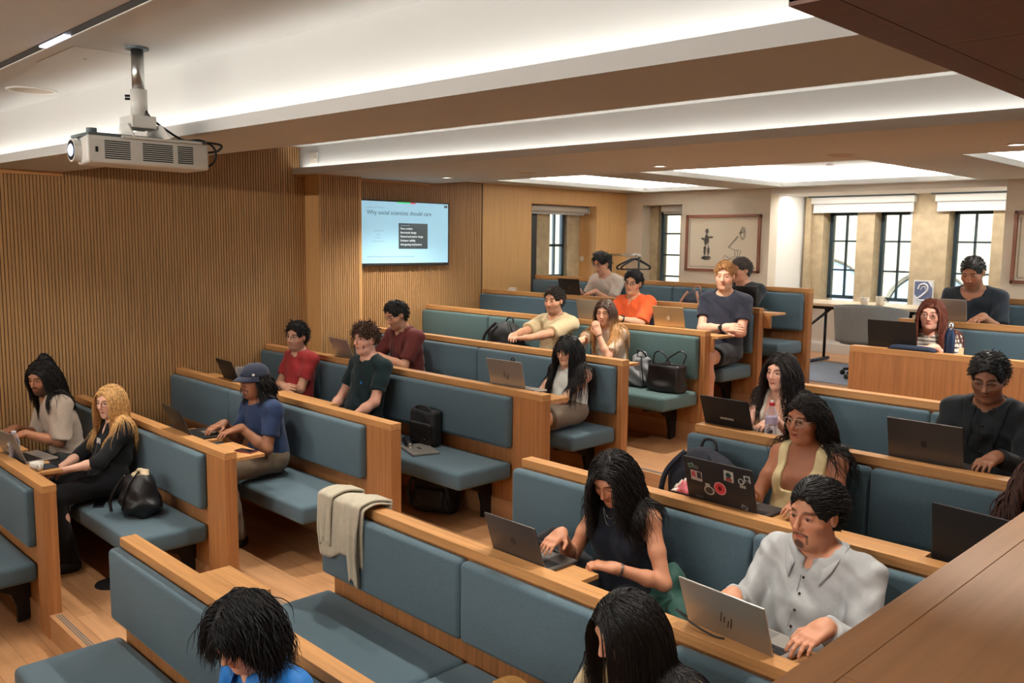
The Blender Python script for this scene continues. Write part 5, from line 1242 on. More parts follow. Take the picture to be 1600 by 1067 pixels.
nb = empty('notebook', (-6.52, 1.872, sh(0)), .1, 'black squared notebook lying by the white coffee cup', 'notebook'); B(-.075, .075, -.05, .05, 0, .006).build('pages', mat('dark_paper', srgb(44, 48, 58), .7), nb); MB().tube([(-.07, .05, .008), (.07, .05, .008)], .003, 6).build('binding', M['black'], nb)
pn = MB(); pn.grid(lambda u, v: (-2.50 + .15 * u + .02 * math.sin(v * 5), 3.585 + .07 * v, sh(2) + .046 + .004 + .055 * math.sin(u * math.pi) * math.sin(v * math.pi) * (1 + .5 * math.sin(u * 17 + v * 9)) + .008 * abs(math.sin(u * 21) * math.sin(v * 15))), 22, 14)
tp_ = mat('pink_white_packet', srgb(206, 170, 166), .45)
def packet_material():
    m = tp_; nt = m.node_tree; p = nt.nodes['Principled BSDF']; tc = nt.nodes.new('ShaderNodeTexCoord'); n = nt.nodes.new('ShaderNodeTexNoise'); n.inputs['Scale'].default_value = 14; r = nt.nodes.new('ShaderNodeValToRGB'); r.color_ramp.interpolation = 'CONSTANT'
    r.color_ramp.elements[0].color = srgb(216, 206, 196); r.color_ramp.elements[1].position = .52; r.color_ramp.elements[1].color = srgb(206, 110, 124); nt.links.new(tc.outputs['Object'], n.inputs[0]); nt.links.new(n.outputs[0], r.inputs[0]); nt.links.new(r.outputs[0], p.inputs['Base Color'])
packet_material(); tag(pn.build('snack_packet', tp_, smooth=True, solid=.001), 'crumpled pink and white packet beside the laptop covered in stickers', 'packet')
for i, (w_, x_, zz) in enumerate(((.10, -7.63, 0), (.09, -7.62, .021))): tag(B(x_ - w_ / 2, x_ + w_ / 2, 7.47, 7.52, cap(6) + .001 + zz, cap(6) + .02 + zz).build('card_box', mat('white_card', srgb(214, 206, 196), .7), bevel=.002), ('lower' if i == 0 else 'upper') + ' of two small white boxes stacked on the bench rail near the slatted wall', 'box')
tag(B(-2.175, -2.145, 6.585, 6.60, cap(5) + .001, cap(5) + .05).build('place_card', mat('cream_card', srgb(226, 214, 178), .7), bevel=.001), 'small cream card standing right of the navy steel flask', 'card')
pc = MB(); pc.grid(lambda u, v: (-2.66 + .34 * u, hy(5) - .085 + .07 * v * (1) , cap(5) + .002 + .034 * (1 - (2 * v - 1) ** 2) ** .5 * (1 - (2 * u - 1) ** 8) ** .5), 16, 8)
tag(pc.build('pencil_case', mat('navy_canvas', srgb(30, 40, 62), .8), smooth=True, solid=.002), 'dark navy pencil pouch on the desk front between laptop and flask', 'pouch')
cb = MB(); cpt = [(-1.755, hy(1) + .06, sh(1) + .01), (-1.80, hy(1) + .02, sh(1) + .05), (-1.78, hy(1) - .06, sh(1) + .055 + .045), (-1.70, hy(1) - .075, cap(1) + .03), (-1.62, hy(1) - .06, cap(1) + .006), (-1.58, hy(1) - .05, cap(1) + .0055)]
def smooth_pts(P_, n=6):
    P_ = [V(*p) for p in P_]; out = []
    for i in range(len(P_) - 1):
        a, b, c_, d = P_[max(i - 1, 0)], P_[i], P_[i + 1], P_[min(i + 2, len(P_) - 1)]
        for j in range(n): t = j / n; out.append(.5 * ((2 * b) + (c_ - a) * t + (2 * a - 5 * b + 4 * c_ - d) * t * t + (3 * b - a - 3 * c_ + d) * t ** 3))
    return [tuple(p) for p in out] + [tuple(P_[-1])]
tag(cb.tube(smooth_pts(cpt), .0035, 7).build('cable', M['black_plastic'], smooth=True), 'black cable looping from the silver laptop of the man in grey', 'cable')

# bags, coats and garments
def blob(name, prims, m, parent, h=.009, fold=.006, freq=1.0, seed=0, cut=None):
    rs = np.random.RandomState(seed); ph = rs.rand(6) * 6.28
    def dsp(P):
        x, y, z = P[:, 0] * freq, P[:, 1] * freq, P[:, 2] * freq
        return -fold * (np.sin(x * 31 + 6 * np.sin(z * 9 + ph[0]) + ph[1]) * np.sin(z * 13 + y * 21 + ph[2]) + .6 * np.sin(z * 37 + x * 22 + y * 30 + ph[3]))
    pts = []
    for p in prims:
        if p[0] == 'n': continue
        r = max(p[3], p[4]) if p[0] == 'c' else np.max(p[3]); pts += [p[1] - r, p[1] + r] + ([p[2] - r, p[2] + r] if p[0] == 'c' else [])
    pts = np.array(pts); v, f = polygonise(prims, pts.min(0) - .03, pts.max(0) + .03, h * QUICK, disp=dsp)
    return mesh_np(name, [(v, f)], m, parent)
I3 = np.eye(3)
def Rx(a, b=0, c=0): return np.array(Euler((a, b, c)).to_matrix())
def seat_z(k): return fl(k) + .462
FLOORCUT = neg(bx_(V(0, 0, -.5), I3, V(2, 2, .5), .001, .004))
LEATHER = mat('black_leather', srgb(27, 25, 27), .42, bump=((160, 160, 160), .15, .003)); NYLON = mat('black_nylon', srgb(24, 25, 28), .7, bump=((400, 400, 400), .2, .002)); NAVY = mat('navy_nylon', srgb(30, 34, 48), .7, bump=((400, 400, 400), .2, .002))
r = empty('handbag', (-6.06, 2.33, seat_z(1)), .3, 'slouchy black handbag with a cream scarf on the seat beside the blonde woman', 'bag')
blob('bag_body', [el((0, 0, .09), I3, V(.165, .125, .115), .05), el((0, .0, .20), I3, V(.12, .09, .13), .06), neg(el((0, 0, .34), I3, V(.085, .06, .07), .02)), FLOORCUT], LEATHER, r, .008, .009, 1, 1)
for s_ in (-1, 1): MB().tube(smooth_pts([(-.09, s_ * .05, .28), (-.15, s_ * .07, .20), (-.19, s_ * .07 - .03, .10), (-.17, s_ * .05 - .06, .025)]), .011, 7).build('strap', LEATHER, r, smooth=True)
blob('scarf', [el((.0, .0, .275), I3, V(.065, .045, .045), .03), el((.03, .01, .30), I3, V(.03, .035, .035), .03)], mat('cream_scarf', srgb(196, 178, 148), .8), r, .006, .010, 2, 2)
MB().tube(smooth_pts([(-.03, -.13, .06), (-.02, -.125, .14), (0, -.09, .24), (.03, -.03, .32)]), .006, 6).build('drawstring', M['black'], r, smooth=True)
r = empty('tote_bag', (-4.47, 6.31, seat_z(5)), .05, 'black leather tote with upright loop handles on the green-blue bench', 'bag')
blob('bag_body', [bx_((0, 0, .125), I3, V(.165, .075, .125), .03, .02), el((0, 0, .05), I3, V(.185, .095, .06), .04), neg(bx_((0, 0, .26), I3, V(.135, .04, .06), .02, .01)), FLOORCUT], LEATHER, r, .008, .005, .8, 3)
for s_, lean in ((-1, -.02), (1, .05)): MB().tube(smooth_pts([(-.09 + lean, s_ * .05, .20), (-.09 + lean, s_ * .055, .27), (-.05 + lean * 2, s_ * .06, .34), (.0 + lean * 2, s_ * .06, .36), (.05 + lean * 2, s_ * .06, .33), (.08 + lean, s_ * .055, .26), (.09 + lean, s_ * .05, .20)]), .007, 7).build('handle', LEATHER, r, smooth=True)
r = empty('drawstring_bag', (-4.80, 6.34, seat_z(5)), 0, 'soft grey fabric bag with black cord, left of the black tote', 'bag')
GREYC = cloth_mat((132, 134, 138), 'canvas')
blob('bag_body', [el((0, 0, .10), I3, V(.135, .085, .11), .05), el((.02, 0, .22), I3, V(.09, .06, .10), .05), FLOORCUT], GREYC, r, .008, .010, 1.2, 4)
MB().tube(smooth_pts([(.06, -.05, .29), (.10, -.09, .18), (.12, -.09, .06), (.10, -.08, .02)]), .006, 6).build('cord', M['black'], r, smooth=True); MB().tube(smooth_pts([(.0, -.03, .31), (.03, -.05, .34), (.07, -.03, .32), (.08, 0, .28)]), .008, 6).build('handle', M['black'], r, smooth=True)
def backpack(label, loc, rz, w_, d, h, m, lean=0, straps=True, seed=5, strapm=None, pocket=True):
    r = empty('backpack', loc, rz, label, 'bag'); R = Rx(-lean)
    blob('bag_body', [bx_(R @ V(0, 0, h * .42), R.T, V(w_ * .5, d * .5, h * .42), .05, .03), el(R @ V(0, 0, h * .74), R.T, V(w_ * .46, d * .48, h * .28), .06), FLOORCUT], m, r, .009, .004, 1, seed)
    if pocket: blob('front_pocket', [bx_(R @ V(0, -d * .5, h * .32), R.T, V(w_ * .36, .03, h * .22), .025, .02), FLOORCUT], m, r, .009, .003, 1, seed + 1)
    MB().tube([tuple(R @ V(w_ * .40 * math.cos(t), -d * .30, h * .62 + h * .32 * math.sin(t))) for t in np.linspace(0, math.pi, 14)], .004, 6).build('zip', M['black'], r, smooth=True)
    MB().tube(smooth_pts([tuple(R @ V(-.05, d * .2, h * .98)), tuple(R @ V(-.03, d * .25, h * 1.10)), tuple(R @ V(.03, d * .25, h * 1.10)), tuple(R @ V(.05, d * .2, h * .98))]), .009, 7).build('top_handle', strapm or M['black'], r, smooth=True)
    if straps:
        for s_ in (-1, 1): MB().tube(smooth_pts([tuple(R @ V(s_ * w_ * .2, -d * .45, h * .98)), tuple(R @ V(s_ * w_ * .42, -d * .70, h * .72)), tuple(R @ V(s_ * w_ * .50, -d * .68, h * .40)), tuple(R @ V(s_ * w_ * .5, -d * .3, h * .10))]), .016, 8).build('shoulder_strap', strapm or m, r, smooth=True)
    return r
backpack('black backpack on the green-blue bench left of the man in pale yellow', (-6.52, 6.29, seat_z(5)), .15, .40, .19, .46, NYLON, .12)
backpack('navy backpack on the bench beside the woman in cream', (-2.69, 4.17, seat_z(3)), .1, .38, .20, .46, NAVY, .05, seed=8)
backpack('pink and navy backpack on the rearmost bench behind the blond man', (-5.48, 8.2, seat_z(7)), 0, .28, .14, .46, NAVY, .05, seed=10, strapm=mat('pink_strap', srgb(206, 152, 128), .75))
backpack('black rucksack slumped on the floor under the bench with the lunch bag', (-5.08, 4.18, fl(3)), .4, .34, .22, .34, NYLON, .25, seed=12)
r = empty('lunch_bag', (-5.36, 4.315, seat_z(3)), 0, 'black padded lunch bag standing on the bench seat behind the closed laptop', 'bag')
blob('bag_body', [bx_((0, 0, .145), I3, V(.155, .05, .145), .035, .02), FLOORCUT], NYLON, r, .008, .0025, 1, 14); blob('front_pocket', [bx_((0, -.052, .10), I3, V(.135, .015, .085), .012, .01)], NYLON, r, .008, .002, 1, 15)
MB().tube(smooth_pts([(-.12, -.02, .27), (-.06, -.03, .305), (.06, -.03, .305), (.12, -.02, .27)]), .009, 7).build('handle', M['black'], r, smooth=True); MB().lathe([(0, 0), (.008, 0), (.006, .004), (0, .004)], 10).build('stud', M['chrome'], r).location = (.07, -.07, .06)
r = empty('bundled_coat', (-2.92, 3.22, seat_z(2)), 0, 'black coat and bag heaped on the seat beside the curly haired woman', 'coat')
blob('coat_folds', [el((0, 0, .09), I3, V(.20, .14, .12), .05), el((-.07, .03, .20), I3, V(.09, .08, .10), .04), el((.08, .0, .17), I3, V(.12, .10, .08), .04), FLOORCUT], cloth_mat((30, 30, 34), 'fleece'), r, .009, .012, 1.2, 16)
MB().tube(smooth_pts([(-.14, -.06, .20), (-.05, -.10, .26), (.05, -.10, .25), (.14, -.06, .20)]), .012, 7).build('strap', M['black'], r, smooth=True)
r = empty('green_jacket', (-2.22, 3.22, seat_z(2)), 0, 'dark green jacket heaped on the seat beside the man in the grey shirt', 'jacket')
GRN = cloth_mat((34, 70, 62), 'nylon', .6)
blob('jacket_folds', [el((-.04, 0, .09), I3, V(.15, .14, .12), .05), el((-.05, .05, .20), I3, V(.09, .08, .10), .05), el((.12, .0, .07), I3, V(.10, .12, .09), .05), FLOORCUT], GRN, r, .008, .013, 1, 17)
blob('sleeve', [cc((.08, -.05, .15), (.19, -.13, .05), .05, .045, .02), FLOORCUT], GRN, r, .008, .008, 1.5, 18)
# sweatshirt draped over the rail of the second bench from the front, right side
SW = cloth_mat((176, 168, 150), 'jersey'); r = empty('sweatshirt', (-3.83, 2.62, cap(1)), 0, 'cream sweatshirt draped over the end of a bench rail', 'sweatshirt')
def drape(x0, x1, front, back, lift, amp, ph, skew=0.0):
    def fn(u, v):
        x = x0 + (x1 - x0) * u; L = front + .115 + back; s_ = v * L; fold = amp * math.sin(u * 11 + ph + v * 2.2) + amp * .6 * math.sin(u * 23 + ph * 2 - v * 3)
        fr_ = front + .03 * math.sin(u * 7 + ph)
        if s_ < front: t = (front - s_); y = -.080 - lift - .018 - fold * min(1, t * 6) - .012 * math.sin(t * 9); z = .010 + lift - t * fr_ / front; x = x + skew * t + (u - .5) * -.05 * t / front
        elif s_ < front + .115: t = (s_ - front) / .115; y = -.080 - lift - .018 + t * (.115 + .030 + 2 * lift); z = .010 + lift + .018 * math.sin(t * math.pi) + fold * .4
        else: t = s_ - front - .115; y = .065 + lift + fold * min(1, t * 6); z = .010 + lift - t
        return (x, y, z)
    return fn
md_ = MB(); md_.grid(drape(-.215, .20, .30, .20, .006, .012, .4), 36, 40); md_.build('body', SW, r, smooth=True, solid=.009)
for x0, x1, fr0, ph in ((-.20, -.07, .245, 1.2), (.045, .185, .415, 2.6)):
    sm = MB(); sm.grid(drape(x0, x1, fr0, .03, .020, .010, ph, .02), 16, 40); sl_ = sm.build('sleeve', SW, r, smooth=True, solid=.012)
# brown paper bag, paper cup and black pouch on the foreground seat
r = empty('paper_bag', (-2.36, 2.36, seat_z(1)), .5, 'open brown paper bag on the blue seat in the foreground', 'bag'); PB = mat('kraft_paper', srgb(190, 146, 88), .8)
pbm = MB(); pbm.grid(lambda u, v: (-.10 + .16 * u + .01 * math.sin(v * 9), -.05 + .02 * math.sin(u * 8), .16 * v + (.05 * (1 - abs(2 * u - .8)) if v > .95 else 0)), 10, 8); pbm.grid(lambda u, v: (-.10 + .22 * u, .04 + .012 * math.sin(u * 7 + v * 4), .15 * v + (.03 * math.sin(u * 5) if v > .9 else 0)), 12, 8)
pbm.grid(lambda u, v: (-.10, -.05 + .09 * u, .15 * v), 4, 6); pbm.grid(lambda u, v: (-.10 + .2 * u, -.05 + .09 * v, .002), 4, 4); pbm.build('paper', PB, r, solid=.0012)
r = empty('paper_cup', (-2.50, 2.28, seat_z(1)), 0, 'white paper cup beside the brown paper bag', 'cup'); MB().lathe([(0, 0), (.032, 0), (.043, .105), (.040, .105), (.030, .004), (0, .004)], 22).build('cup_body', mat('paper_white', srgb(206, 198, 184), .6), r, smooth=True); MB().lathe([(.0, .104), (.046, .104), (.046, .112), (.040, .118), (0, .118)], 22).build('lid', M['white_plastic'], r, smooth=True)
r = empty('shoulder_pouch', (-2.16, 2.38, seat_z(1)), 0, 'black zipped pouch with a metal ring beside the brown paper bag', 'pouch'); blob('pouch_body', [bx_((0, 0, .06), I3, V(.11, .05, .06), .03, .02), FLOORCUT], LEATHER, r, .008, .004, 1, 19); MB().tube([(.05, -.02 + .018 * math.cos(t * math.pi / 8), .125 + .018 * math.sin(t * math.pi / 8)) for t in range(17)], .003, 6).build('ring', M['chrome'], r, smooth=True)
r = empty('floor_socket', (-6.10, 2.13, fl(1)), 0, 'round black floor socket lid under the bench of the blonde woman', 'floor socket'); MB().lathe([(0, 0), (.115, 0), (.112, .008), (0, .010)], 30).build('lid', M['black_plastic'], r); MB().tube([(.03 * math.cos(t * math.pi / 6), .03 * math.sin(t * math.pi / 6), .0105) for t in range(13)], .003, 5).build('pull_ring', M['black'], r)

# wall screen
r = empty('wall_screen', (-8.085, 6.165, 2.625), 0, 'wall mounted screen showing a slide, right of the slatted pier', 'screen')
def TVB(y0, y1, z0, z1, x0, x1): return B(x0, x1, y0 - 0, y1, z0, z1)
TVB(-.665, .665, -.365, .365, 0, .045).build('frame', M['black_plastic'], r, bevel=.004)
tvm = mat('slide_light', srgb(150, 190, 206), .35, emit=(srgb(146, 192, 214), .52)); tvd = mat('slide_dark', srgb(46, 58, 62), .4, emit=(srgb(52, 66, 72), .35)); tvt = mat('slide_text', srgb(30, 60, 84), .4, emit=(srgb(30, 60, 84), .25)); tvw = mat('slide_white', srgb(220, 230, 235), .4, emit=(srgb(220, 230, 235), .7)); tvg = mat('slide_green', srgb(60, 190, 110), .4, emit=(srgb(50, 190, 100), .6)); tvr = mat('slide_red', srgb(190, 70, 90), .4, emit=(srgb(190, 60, 90), .5)); tvf = mat('slide_faint', srgb(120, 160, 180), .4, emit=(srgb(118, 156, 176), .5))
scr = TVB(-.645, .645, -.335, .35, .044, .0465).build('slide', tvm, r)
def TT(s_, size, y, z, m): return text_mesh(s_, size, 'slide_lettering', m, scr, (.0472, y, z), (math.pi / 2, 0, math.pi / 2), .0003)
L0 = -.52
TT('Why social scientists should care', .068, L0, .205, tvt)
TVB(-.085, .335, -.175, .115, .0464, .0472).build('text_box', tvd, scr)
for s_, z in (('Data curation', .045), ('Benchmark design', .0), ('Reward and metric design', -.045), ('Evaluator validity', -.09), ('Anti-gaming mechanisms', -.135)): text_mesh(s_, .031, 'slide_lettering', tvw, scr, (.0476, -.06, z), (math.pi / 2, 0, math.pi / 2), .0003)
TVB(-.06, .07, .085, .092, .0470, .0476).build('faint_heading', tvf, scr); TVB(-.10, .085, .338, .352, .0464, .0472).build('share_bar_green', tvg, scr); TVB(.085, .155, .335, .352, .0464, .0472).build('share_bar_red', tvr, scr); TVB(.585, .635, .305, .335, .0464, .0472).build('corner_box', tvd, scr)
TVB(L0, -.27, .278, .284, .0464, .0470).build('faint_heading', tvf, scr); TVB(L0, .14, -.268, -.258, .0464, .0470).build('faint_footnote', tvf, scr)
for z, a, b in ((.02, -.44, -.30), (-.02, -.39, -.34), (-.055, -.41, -.33), (-.095, -.46, -.28)): TVB(a, b, z, z + .006, .0464, .0470).build('faint_line', tvf, scr)

# framed drawings
def picture(label, x0, x1, z0, z1, y, left=True):
    r = empty('framed_drawing', ((x0 + x1) / 2, y, (z0 + z1) / 2), 0, label, 'picture'); w_, h = (x1 - x0) / 2, (z1 - z0) / 2; fm = mat('mahogany_frame', srgb(104, 58, 38), .45)
    f_ = MB()
    for a in ((-w_, w_, -h, -h + .035), (-w_, w_, h - .035, h), (-w_, -w_ + .035, -h, h), (w_ - .035, w_, -h, h)): f_.box(a[0], a[1], -.035, 0, a[2], a[3])
    f_.build('frame', fm, r, bevel=.003)
    pp = B(-w_ + .03, w_ - .03, -.012, -.002, -h + .03, h - .03).build('paper', mat('drawing_paper', srgb(216, 204, 184), .8), r); ink = mat('ink', srgb(70, 64, 58), .8)
    d = MB()
    for i in range(40): zz = -h + .07 + i * (2 * h - .15) / 39; d.box(-w_ + .055, -w_ + .070, -.0135, -.012, zz, zz + .008)
    for i in range(48): xx = -w_ + .07 + i * (2 * w_ - .22) / 47; d.box(xx, xx + .008, -.0135, -.012, -h + .055, -h + .070)
    d.build('edge_marks', ink, pp)
    rs = np.random.RandomState(3)
    if left:                   # a sketched standing figure and a sketched desk lamp
        k_ = MB()
        def scr_(cx, cz, a, b, n, rr=.0022):
            for _ in range(max(2, n // 4)):
                pts = []
                for j in range(22):
                    t = rs.rand() * 6.28; q_ = math.sqrt(rs.rand()); pts.append((cx + a * q_ * math.cos(t), -.0135, cz + b * q_ * math.sin(t)))
                k_.tube(pts, rr, 4)
        cx = -.24; scr_(cx, .16, .035, .045, 12); scr_(cx, .04, .05, .085, 22); scr_(cx - .025, -.10, .025, .08, 10); scr_(cx + .03, -.10, .025, .08, 10); scr_(cx, -.20, .09, .035, 16); scr_(cx + .06, .08, .055, .015, 6); scr_(cx - .06, .06, .03, .02, 5)
        k_.build('figure_sketch', ink, pp)
        l_ = MB(); rr = .003
        for pts in ([(.10, -.05), (.24, .10)], [(.11, -.06), (.25, .09)], [(.10, -.05), (.20, -.09), (.27, -.09)], [(.24, -.09), (.25, -.20), (.33, -.23)], [(.29, -.09), (.27, -.20)], [(.03, -.22), (.18, -.21), (.35, -.24), (.25, -.26), (.04, -.24), (.03, -.22)], [(.20, -.10), (.21, -.17), (.12, -.20), (.05, -.16), (.02, -.20)]): l_.tube([(a, -.0135, b) for a, b in pts], rr, 5)
        l_.tube([(.315 + .045 * math.cos(t * .393) * .8, -.0135, .135 + .085 * math.sin(t * .393)) for t in range(17)], rr, 5); l_.tube([(.305 + .03 * math.cos(t * .393), -.0135, .135 + .07 * math.sin(t * .393)) for t in range(17)], rr, 5)
        for q_ in range(8): l_.tube([(.24 + rs.rand() * .05, -.0135, .09 + rs.rand() * .05), (.30 + rs.rand() * .05, -.0135, .10 + rs.rand() * .10)], .002, 4)
        l_.build('lamp_sketch', ink, pp); n_ = MB()
        for i in range(6): n_.box(.42 + i * .016, .43 + i * .016, -.0135, -.012, -h + .055, -h + .070)
        n_.build('signature', ink, pp)
    else:
        k_ = MB()
        for _ in range(24): a, b = rs.rand(2); k_.tube([(-w_ + .2 + a * .3, -.0135, -.1 + b * .12), (-w_ + .3 + a * .3, -.0135, -.12 + b * .12)], .003, 4)
        k_.build('sketch', ink, pp)
picture('framed ink drawing of a figure and a desk lamp on the cream back wall', -7.055, -5.905, 2.17, 2.935, YB, True)
picture('framed drawing cut off at the right edge, right of the windows', -2.94, -1.79, 2.165, 2.93, YB, False)

# blinds
def blind(label, x0, x1, y, z1, drop, rail=True, axis='x'):
    r = empty('roller_blind', ((x0 + x1) / 2, y, z1), 0 if axis == 'x' else math.pi / 2, label, 'blind', 'roller blinds above the windows'); w_ = (x1 - x0) / 2
    B(-w_, w_, -.045, .045, -.085, 0).build('cassette', M['white_plastic'], r, bevel=.012, seg=3)
    B(-w_ + .02, w_ - .02, -.004, .004, -.085 - drop, -.08).build('blind_fabric', M['blind'], r); B(-w_ + .02, w_ - .02, -.010, .010, -.1 - drop, -.082 - drop).build('bottom_bar', M['white_plastic'], r)
    MB().tube([(w_ - .03, -.05, -.05), (w_ - .03, -.055, -.5), (w_ - .015, -.055, -.5), (w_ - .015, -.05, -.05)], .0025, 5).build('bead_chain', M['white_plastic'], r)
    if rail: MB().tube([(-w_ - .05, -.03, .012), (w_, -.03, .012)], .009, 8).build('rail', M['grey_plastic'], r, smooth=True)
blind('wide roller blind above the left pair of windows', -5.66, -4.31, 11.19, 3.17, .10)
blind('roller blind above the rightmost window behind the bearded man', -4.07, -3.06, 11.19, 3.17, .10)
blind('roller blind in the small window opening beside the framed lamp drawing', -7.60, -7.16, 10.50, 3.08, .02)
r = empty('roller_blind', (XW - .16, 8.97, 3.054), math.pi / 2, 'roller blind in the oak window recess beside the coat rail', 'blind', 'roller blinds above the windows'); MB().tube([(-.64, 0, -.055), (.64, 0, -.055)], .045, 16).build('roller', M['white_plastic'], r, smooth=True); B(.62, .655, -.05, .05, -.11, 0).build('bracket', M['white_plastic'], r); B(-.62, .62, .03, .036, -.13, -.05).build('blind_fabric', M['blind'], r)
r = empty('light_switch', (XW - .25, 9.629, 2.31), 0, 'round white switch in the oak window recess', 'switch'); MB().lathe([(0, 0), (.04, 0), (.038, .010), (0, .012)], 20).build('plate', M['white_plastic'], r).rotation_euler = (math.pi / 2, 0, 0); MB().lathe([(0, .012), (.012, .012), (.010, .02), (0, .02)], 12).build('knob', M['white_plastic'], r).rotation_euler = (math.pi / 2, 0, 0)

# coat rail with hangers
zf = fl(7); r = empty('coat_rail', (-8.05 + .02, 9.9, zf), 0, 'chrome topped black coat rail behind the rearmost bench', 'coat rail')
XA, XB = .0, .47
XA = -.02; XB = .48
for x in (XA, XB): MB().tube([(x, 0, .04), (x, 0, 1.28)], .014, 10).build('upright', M['black'], r, smooth=True); B(x - .02, x + .02, -.25, .25, .02, .05).build('foot', M['black'], r)
MB().tube([(XA, 0, 1.265), (XB, 0, 1.265)], .014, 12).build('hanging_bar', M['chrome'], r, smooth=True); MB().tube([(XB - .05, 0, 1.265), (XB + .02, 0, 1.265)], .022, 10).build('clamp', M['white_plastic'], r, smooth=True)
HG = cloth_mat((24, 24, 27), 'velvet')
for i, (x, rz) in enumerate(((-7.64, .9), (-7.60, 1.25))):
    h = empty('coat_hanger', (x, 9.9, zf + 1.265), rz, ('nearer' if i == 0 else 'farther') + ' of two black velvet hangers on the coat rail', 'hanger', 'black hangers on the coat rail')
    MB().tube(smooth_pts([(.012, 0, .014), (.0, 0, .028), (-.018, 0, .012), (-.010, 0, -.02), (0, 0, -.05)]), .0035, 6).build('hook', M['chrome'], h, smooth=True)
    MB().tube(smooth_pts([(-.22, 0, -.20), (-.235, 0, -.16), (-.12, 0, -.095), (0, 0, -.05), (.12, 0, -.095), (.235, 0, -.16), (.22, 0, -.20)]), [.014] * 36 + [.014], 8).build('shoulder_bar', HG, h, smooth=True); MB().tube([(-.215, 0, -.195), (.215, 0, -.195)], .009, 8).build('trouser_bar', HG, h, smooth=True)

# table, chairs, sign at the windows
r = empty('folding_table', (-4.42, 10.2, zf), 0, 'pale topped folding table with black legs below the windows', 'table')
B(-.72, .72, -.36, .36, .725, .755).build('tabletop', mat('pale_laminate', srgb(214, 194, 166), .35), r, bevel=.004); B(-.66, .66, -.28, .28, .685, .724).build('apron', M['black'], r)
for x in (-.60, .60):
    for y in (-.22, .22): MB().tube([(x, y, .04), (x, y, .70)], .018, 10).build('leg', M['black'], r, smooth=True)
    MB().tube([(x, -.34, .03), (x, .34, .03)], .022, 10).build('foot_bar', mat('grey_steel', srgb(66, 76, 92), .5, .3), r, smooth=True); MB().tube([(x, -.22, .46), (x * .55, -.22, .69)], .016, 8).build('brace', M['black'], r, smooth=True)
def tub_chair(label, x, y, rz, fabric, sw=.32):
    r = empty('tub_chair', (x, y, zf), rz, label, 'chair')
    def shell(o, a0, a1):
        def fn(u, v):
            th = math.radians(a0 + (a1 - a0) * u); rx, ry = sw + o, .30 + o; hh = .40 + .42 * v * (.62 + .38 * math.cos((u - .5) * 2.4)); fl_ = 1 + .10 * v
            return (rx * math.sin(th) * fl_, -ry * math.cos(th) * fl_, hh)
        return fn
    s_ = MB(); s_.grid(shell(0, -115, 115), 30, 10); s_.build('backrest_shell', fabric, r, smooth=True, solid=.045)
    MB().lathe([(0, .38), (sw * .92, .38), (sw * .96, .42), (sw * .90, .465), (0, .47)], 28).build('seat', fabric, r, smooth=True)
    MB().tube([(0, 0, .10), (0, 0, .38)], .028, 12).build('pedestal', M['black'], r, smooth=True)
    for q_ in range(5):
        t = q_ * 2 * math.pi / 5 + .4; MB().tube([(0, 0, .10), (.28 * math.cos(t), .28 * math.sin(t), .07)], [.022, .014], 8).build('base_arm', M['black'], r, smooth=True)
        MB().lathe([(0, 0), (.012, 0), (.028, .02), (.028, .04), (.012, .06), (0, .06)], 12).build('castor', M['black'], r, smooth=True).location = (.29 * math.cos(t), .29 * math.sin(t), .0)
tub_chair('grey upholstered tub chair turned towards the folding table', -4.03, 9.42, 0.15, cloth_mat((116, 118, 116), 'felt'), .33)
r = empty('sign_stand', (-4.14, 11.17, 1.815), 0, 'white framed poster with large curved numeral standing on the window sill', 'sign')
B(-.12, .12, -.012, .012, 0, .315).build('frame', M['white_plastic'], r, bevel=.002); po = B(-.105, .105, -.015, -.011, .012, .30).build('poster', mat('poster_blue', srgb(92, 102, 132), .6), r)
pw = mat('poster_white', srgb(220, 222, 226), .6)
g_ = MB(); g_.tube(smooth_pts([(-.062, -.0165, .205), (-.04, -.0165, .255), (.01, -.0165, .272), (.05, -.0165, .24), (.045, -.0165, .19), (-.01, -.0165, .13), (-.07, -.0165, .075), (.06, -.0165, .07)]), .011, 6); g_.build('numeral', pw, po, smooth=True)
g_ = MB(); g_.tube(smooth_pts([(-.03, -.0165, .20), (-.01, -.0165, .235), (.02, -.0165, .235), (.025, -.0165, .20)]), .005, 6); g_.build('inner_curve', pw, po, smooth=True)
MB().add([(-.105, -.0155, .012), (-.105, -.0155, .15), (-.02, -.0155, .08), (.03, -.0155, .012)], [(0, 1, 2, 3)]) if False else None
tri = MB(); tri.prism([(-.105, .012), (.02, .012), (-.105, .14)], 'y', -.0162, -.0150); tri.build('poster_corner', pw, po); tri = MB(); tri.prism([(.105, .30), (.05, .30), (.105, .22)], 'y', -.0162, -.0150); tri.build('poster_corner', pw, po)

# projector and ceiling fittings
r = empty('projector', (-4.51, 1.80, 3.491), 0, 'white ceiling projector on a pole with its lens glowing', 'projector')
MB().lathe([(0, 0), (.055, 0), (.055, -.012), (0, -.012)][::-1], 24).build('ceiling_flange', M['grey_plastic'], r); MB().tube([(0, 0, -.01), (0, 0, -.21)], .030, 18).build('pole', M['chrome'], r, smooth=True)
MB().tube([(0, 0, -.205), (0, 0, -.34)], .040, 18).build('sleeve', M['white_plastic'], r, smooth=True); 
for zz in (-.235, -.25): MB().tube([(-.03, -.03, zz), (-.045, -.05, zz)], .006, 8).build('screw', M['black'], r)
br_ = MB(); br_.box(-.075, .085, -.07, .05, -.40, -.34); br_.prism([(-.11, -.455), (.14, -.455), (.06, -.38), (-.04, -.38)], 'y', -.085, -.075); br_.prism([(-.11, -.455), (.22, -.455), (.10, -.38), (-.04, -.38)], 'y', .06, .07); br_.box(-.12, .14, -.14, .26, -.462, -.45); br_.build('bracket', M['white_plastic'], r, bevel=.003)
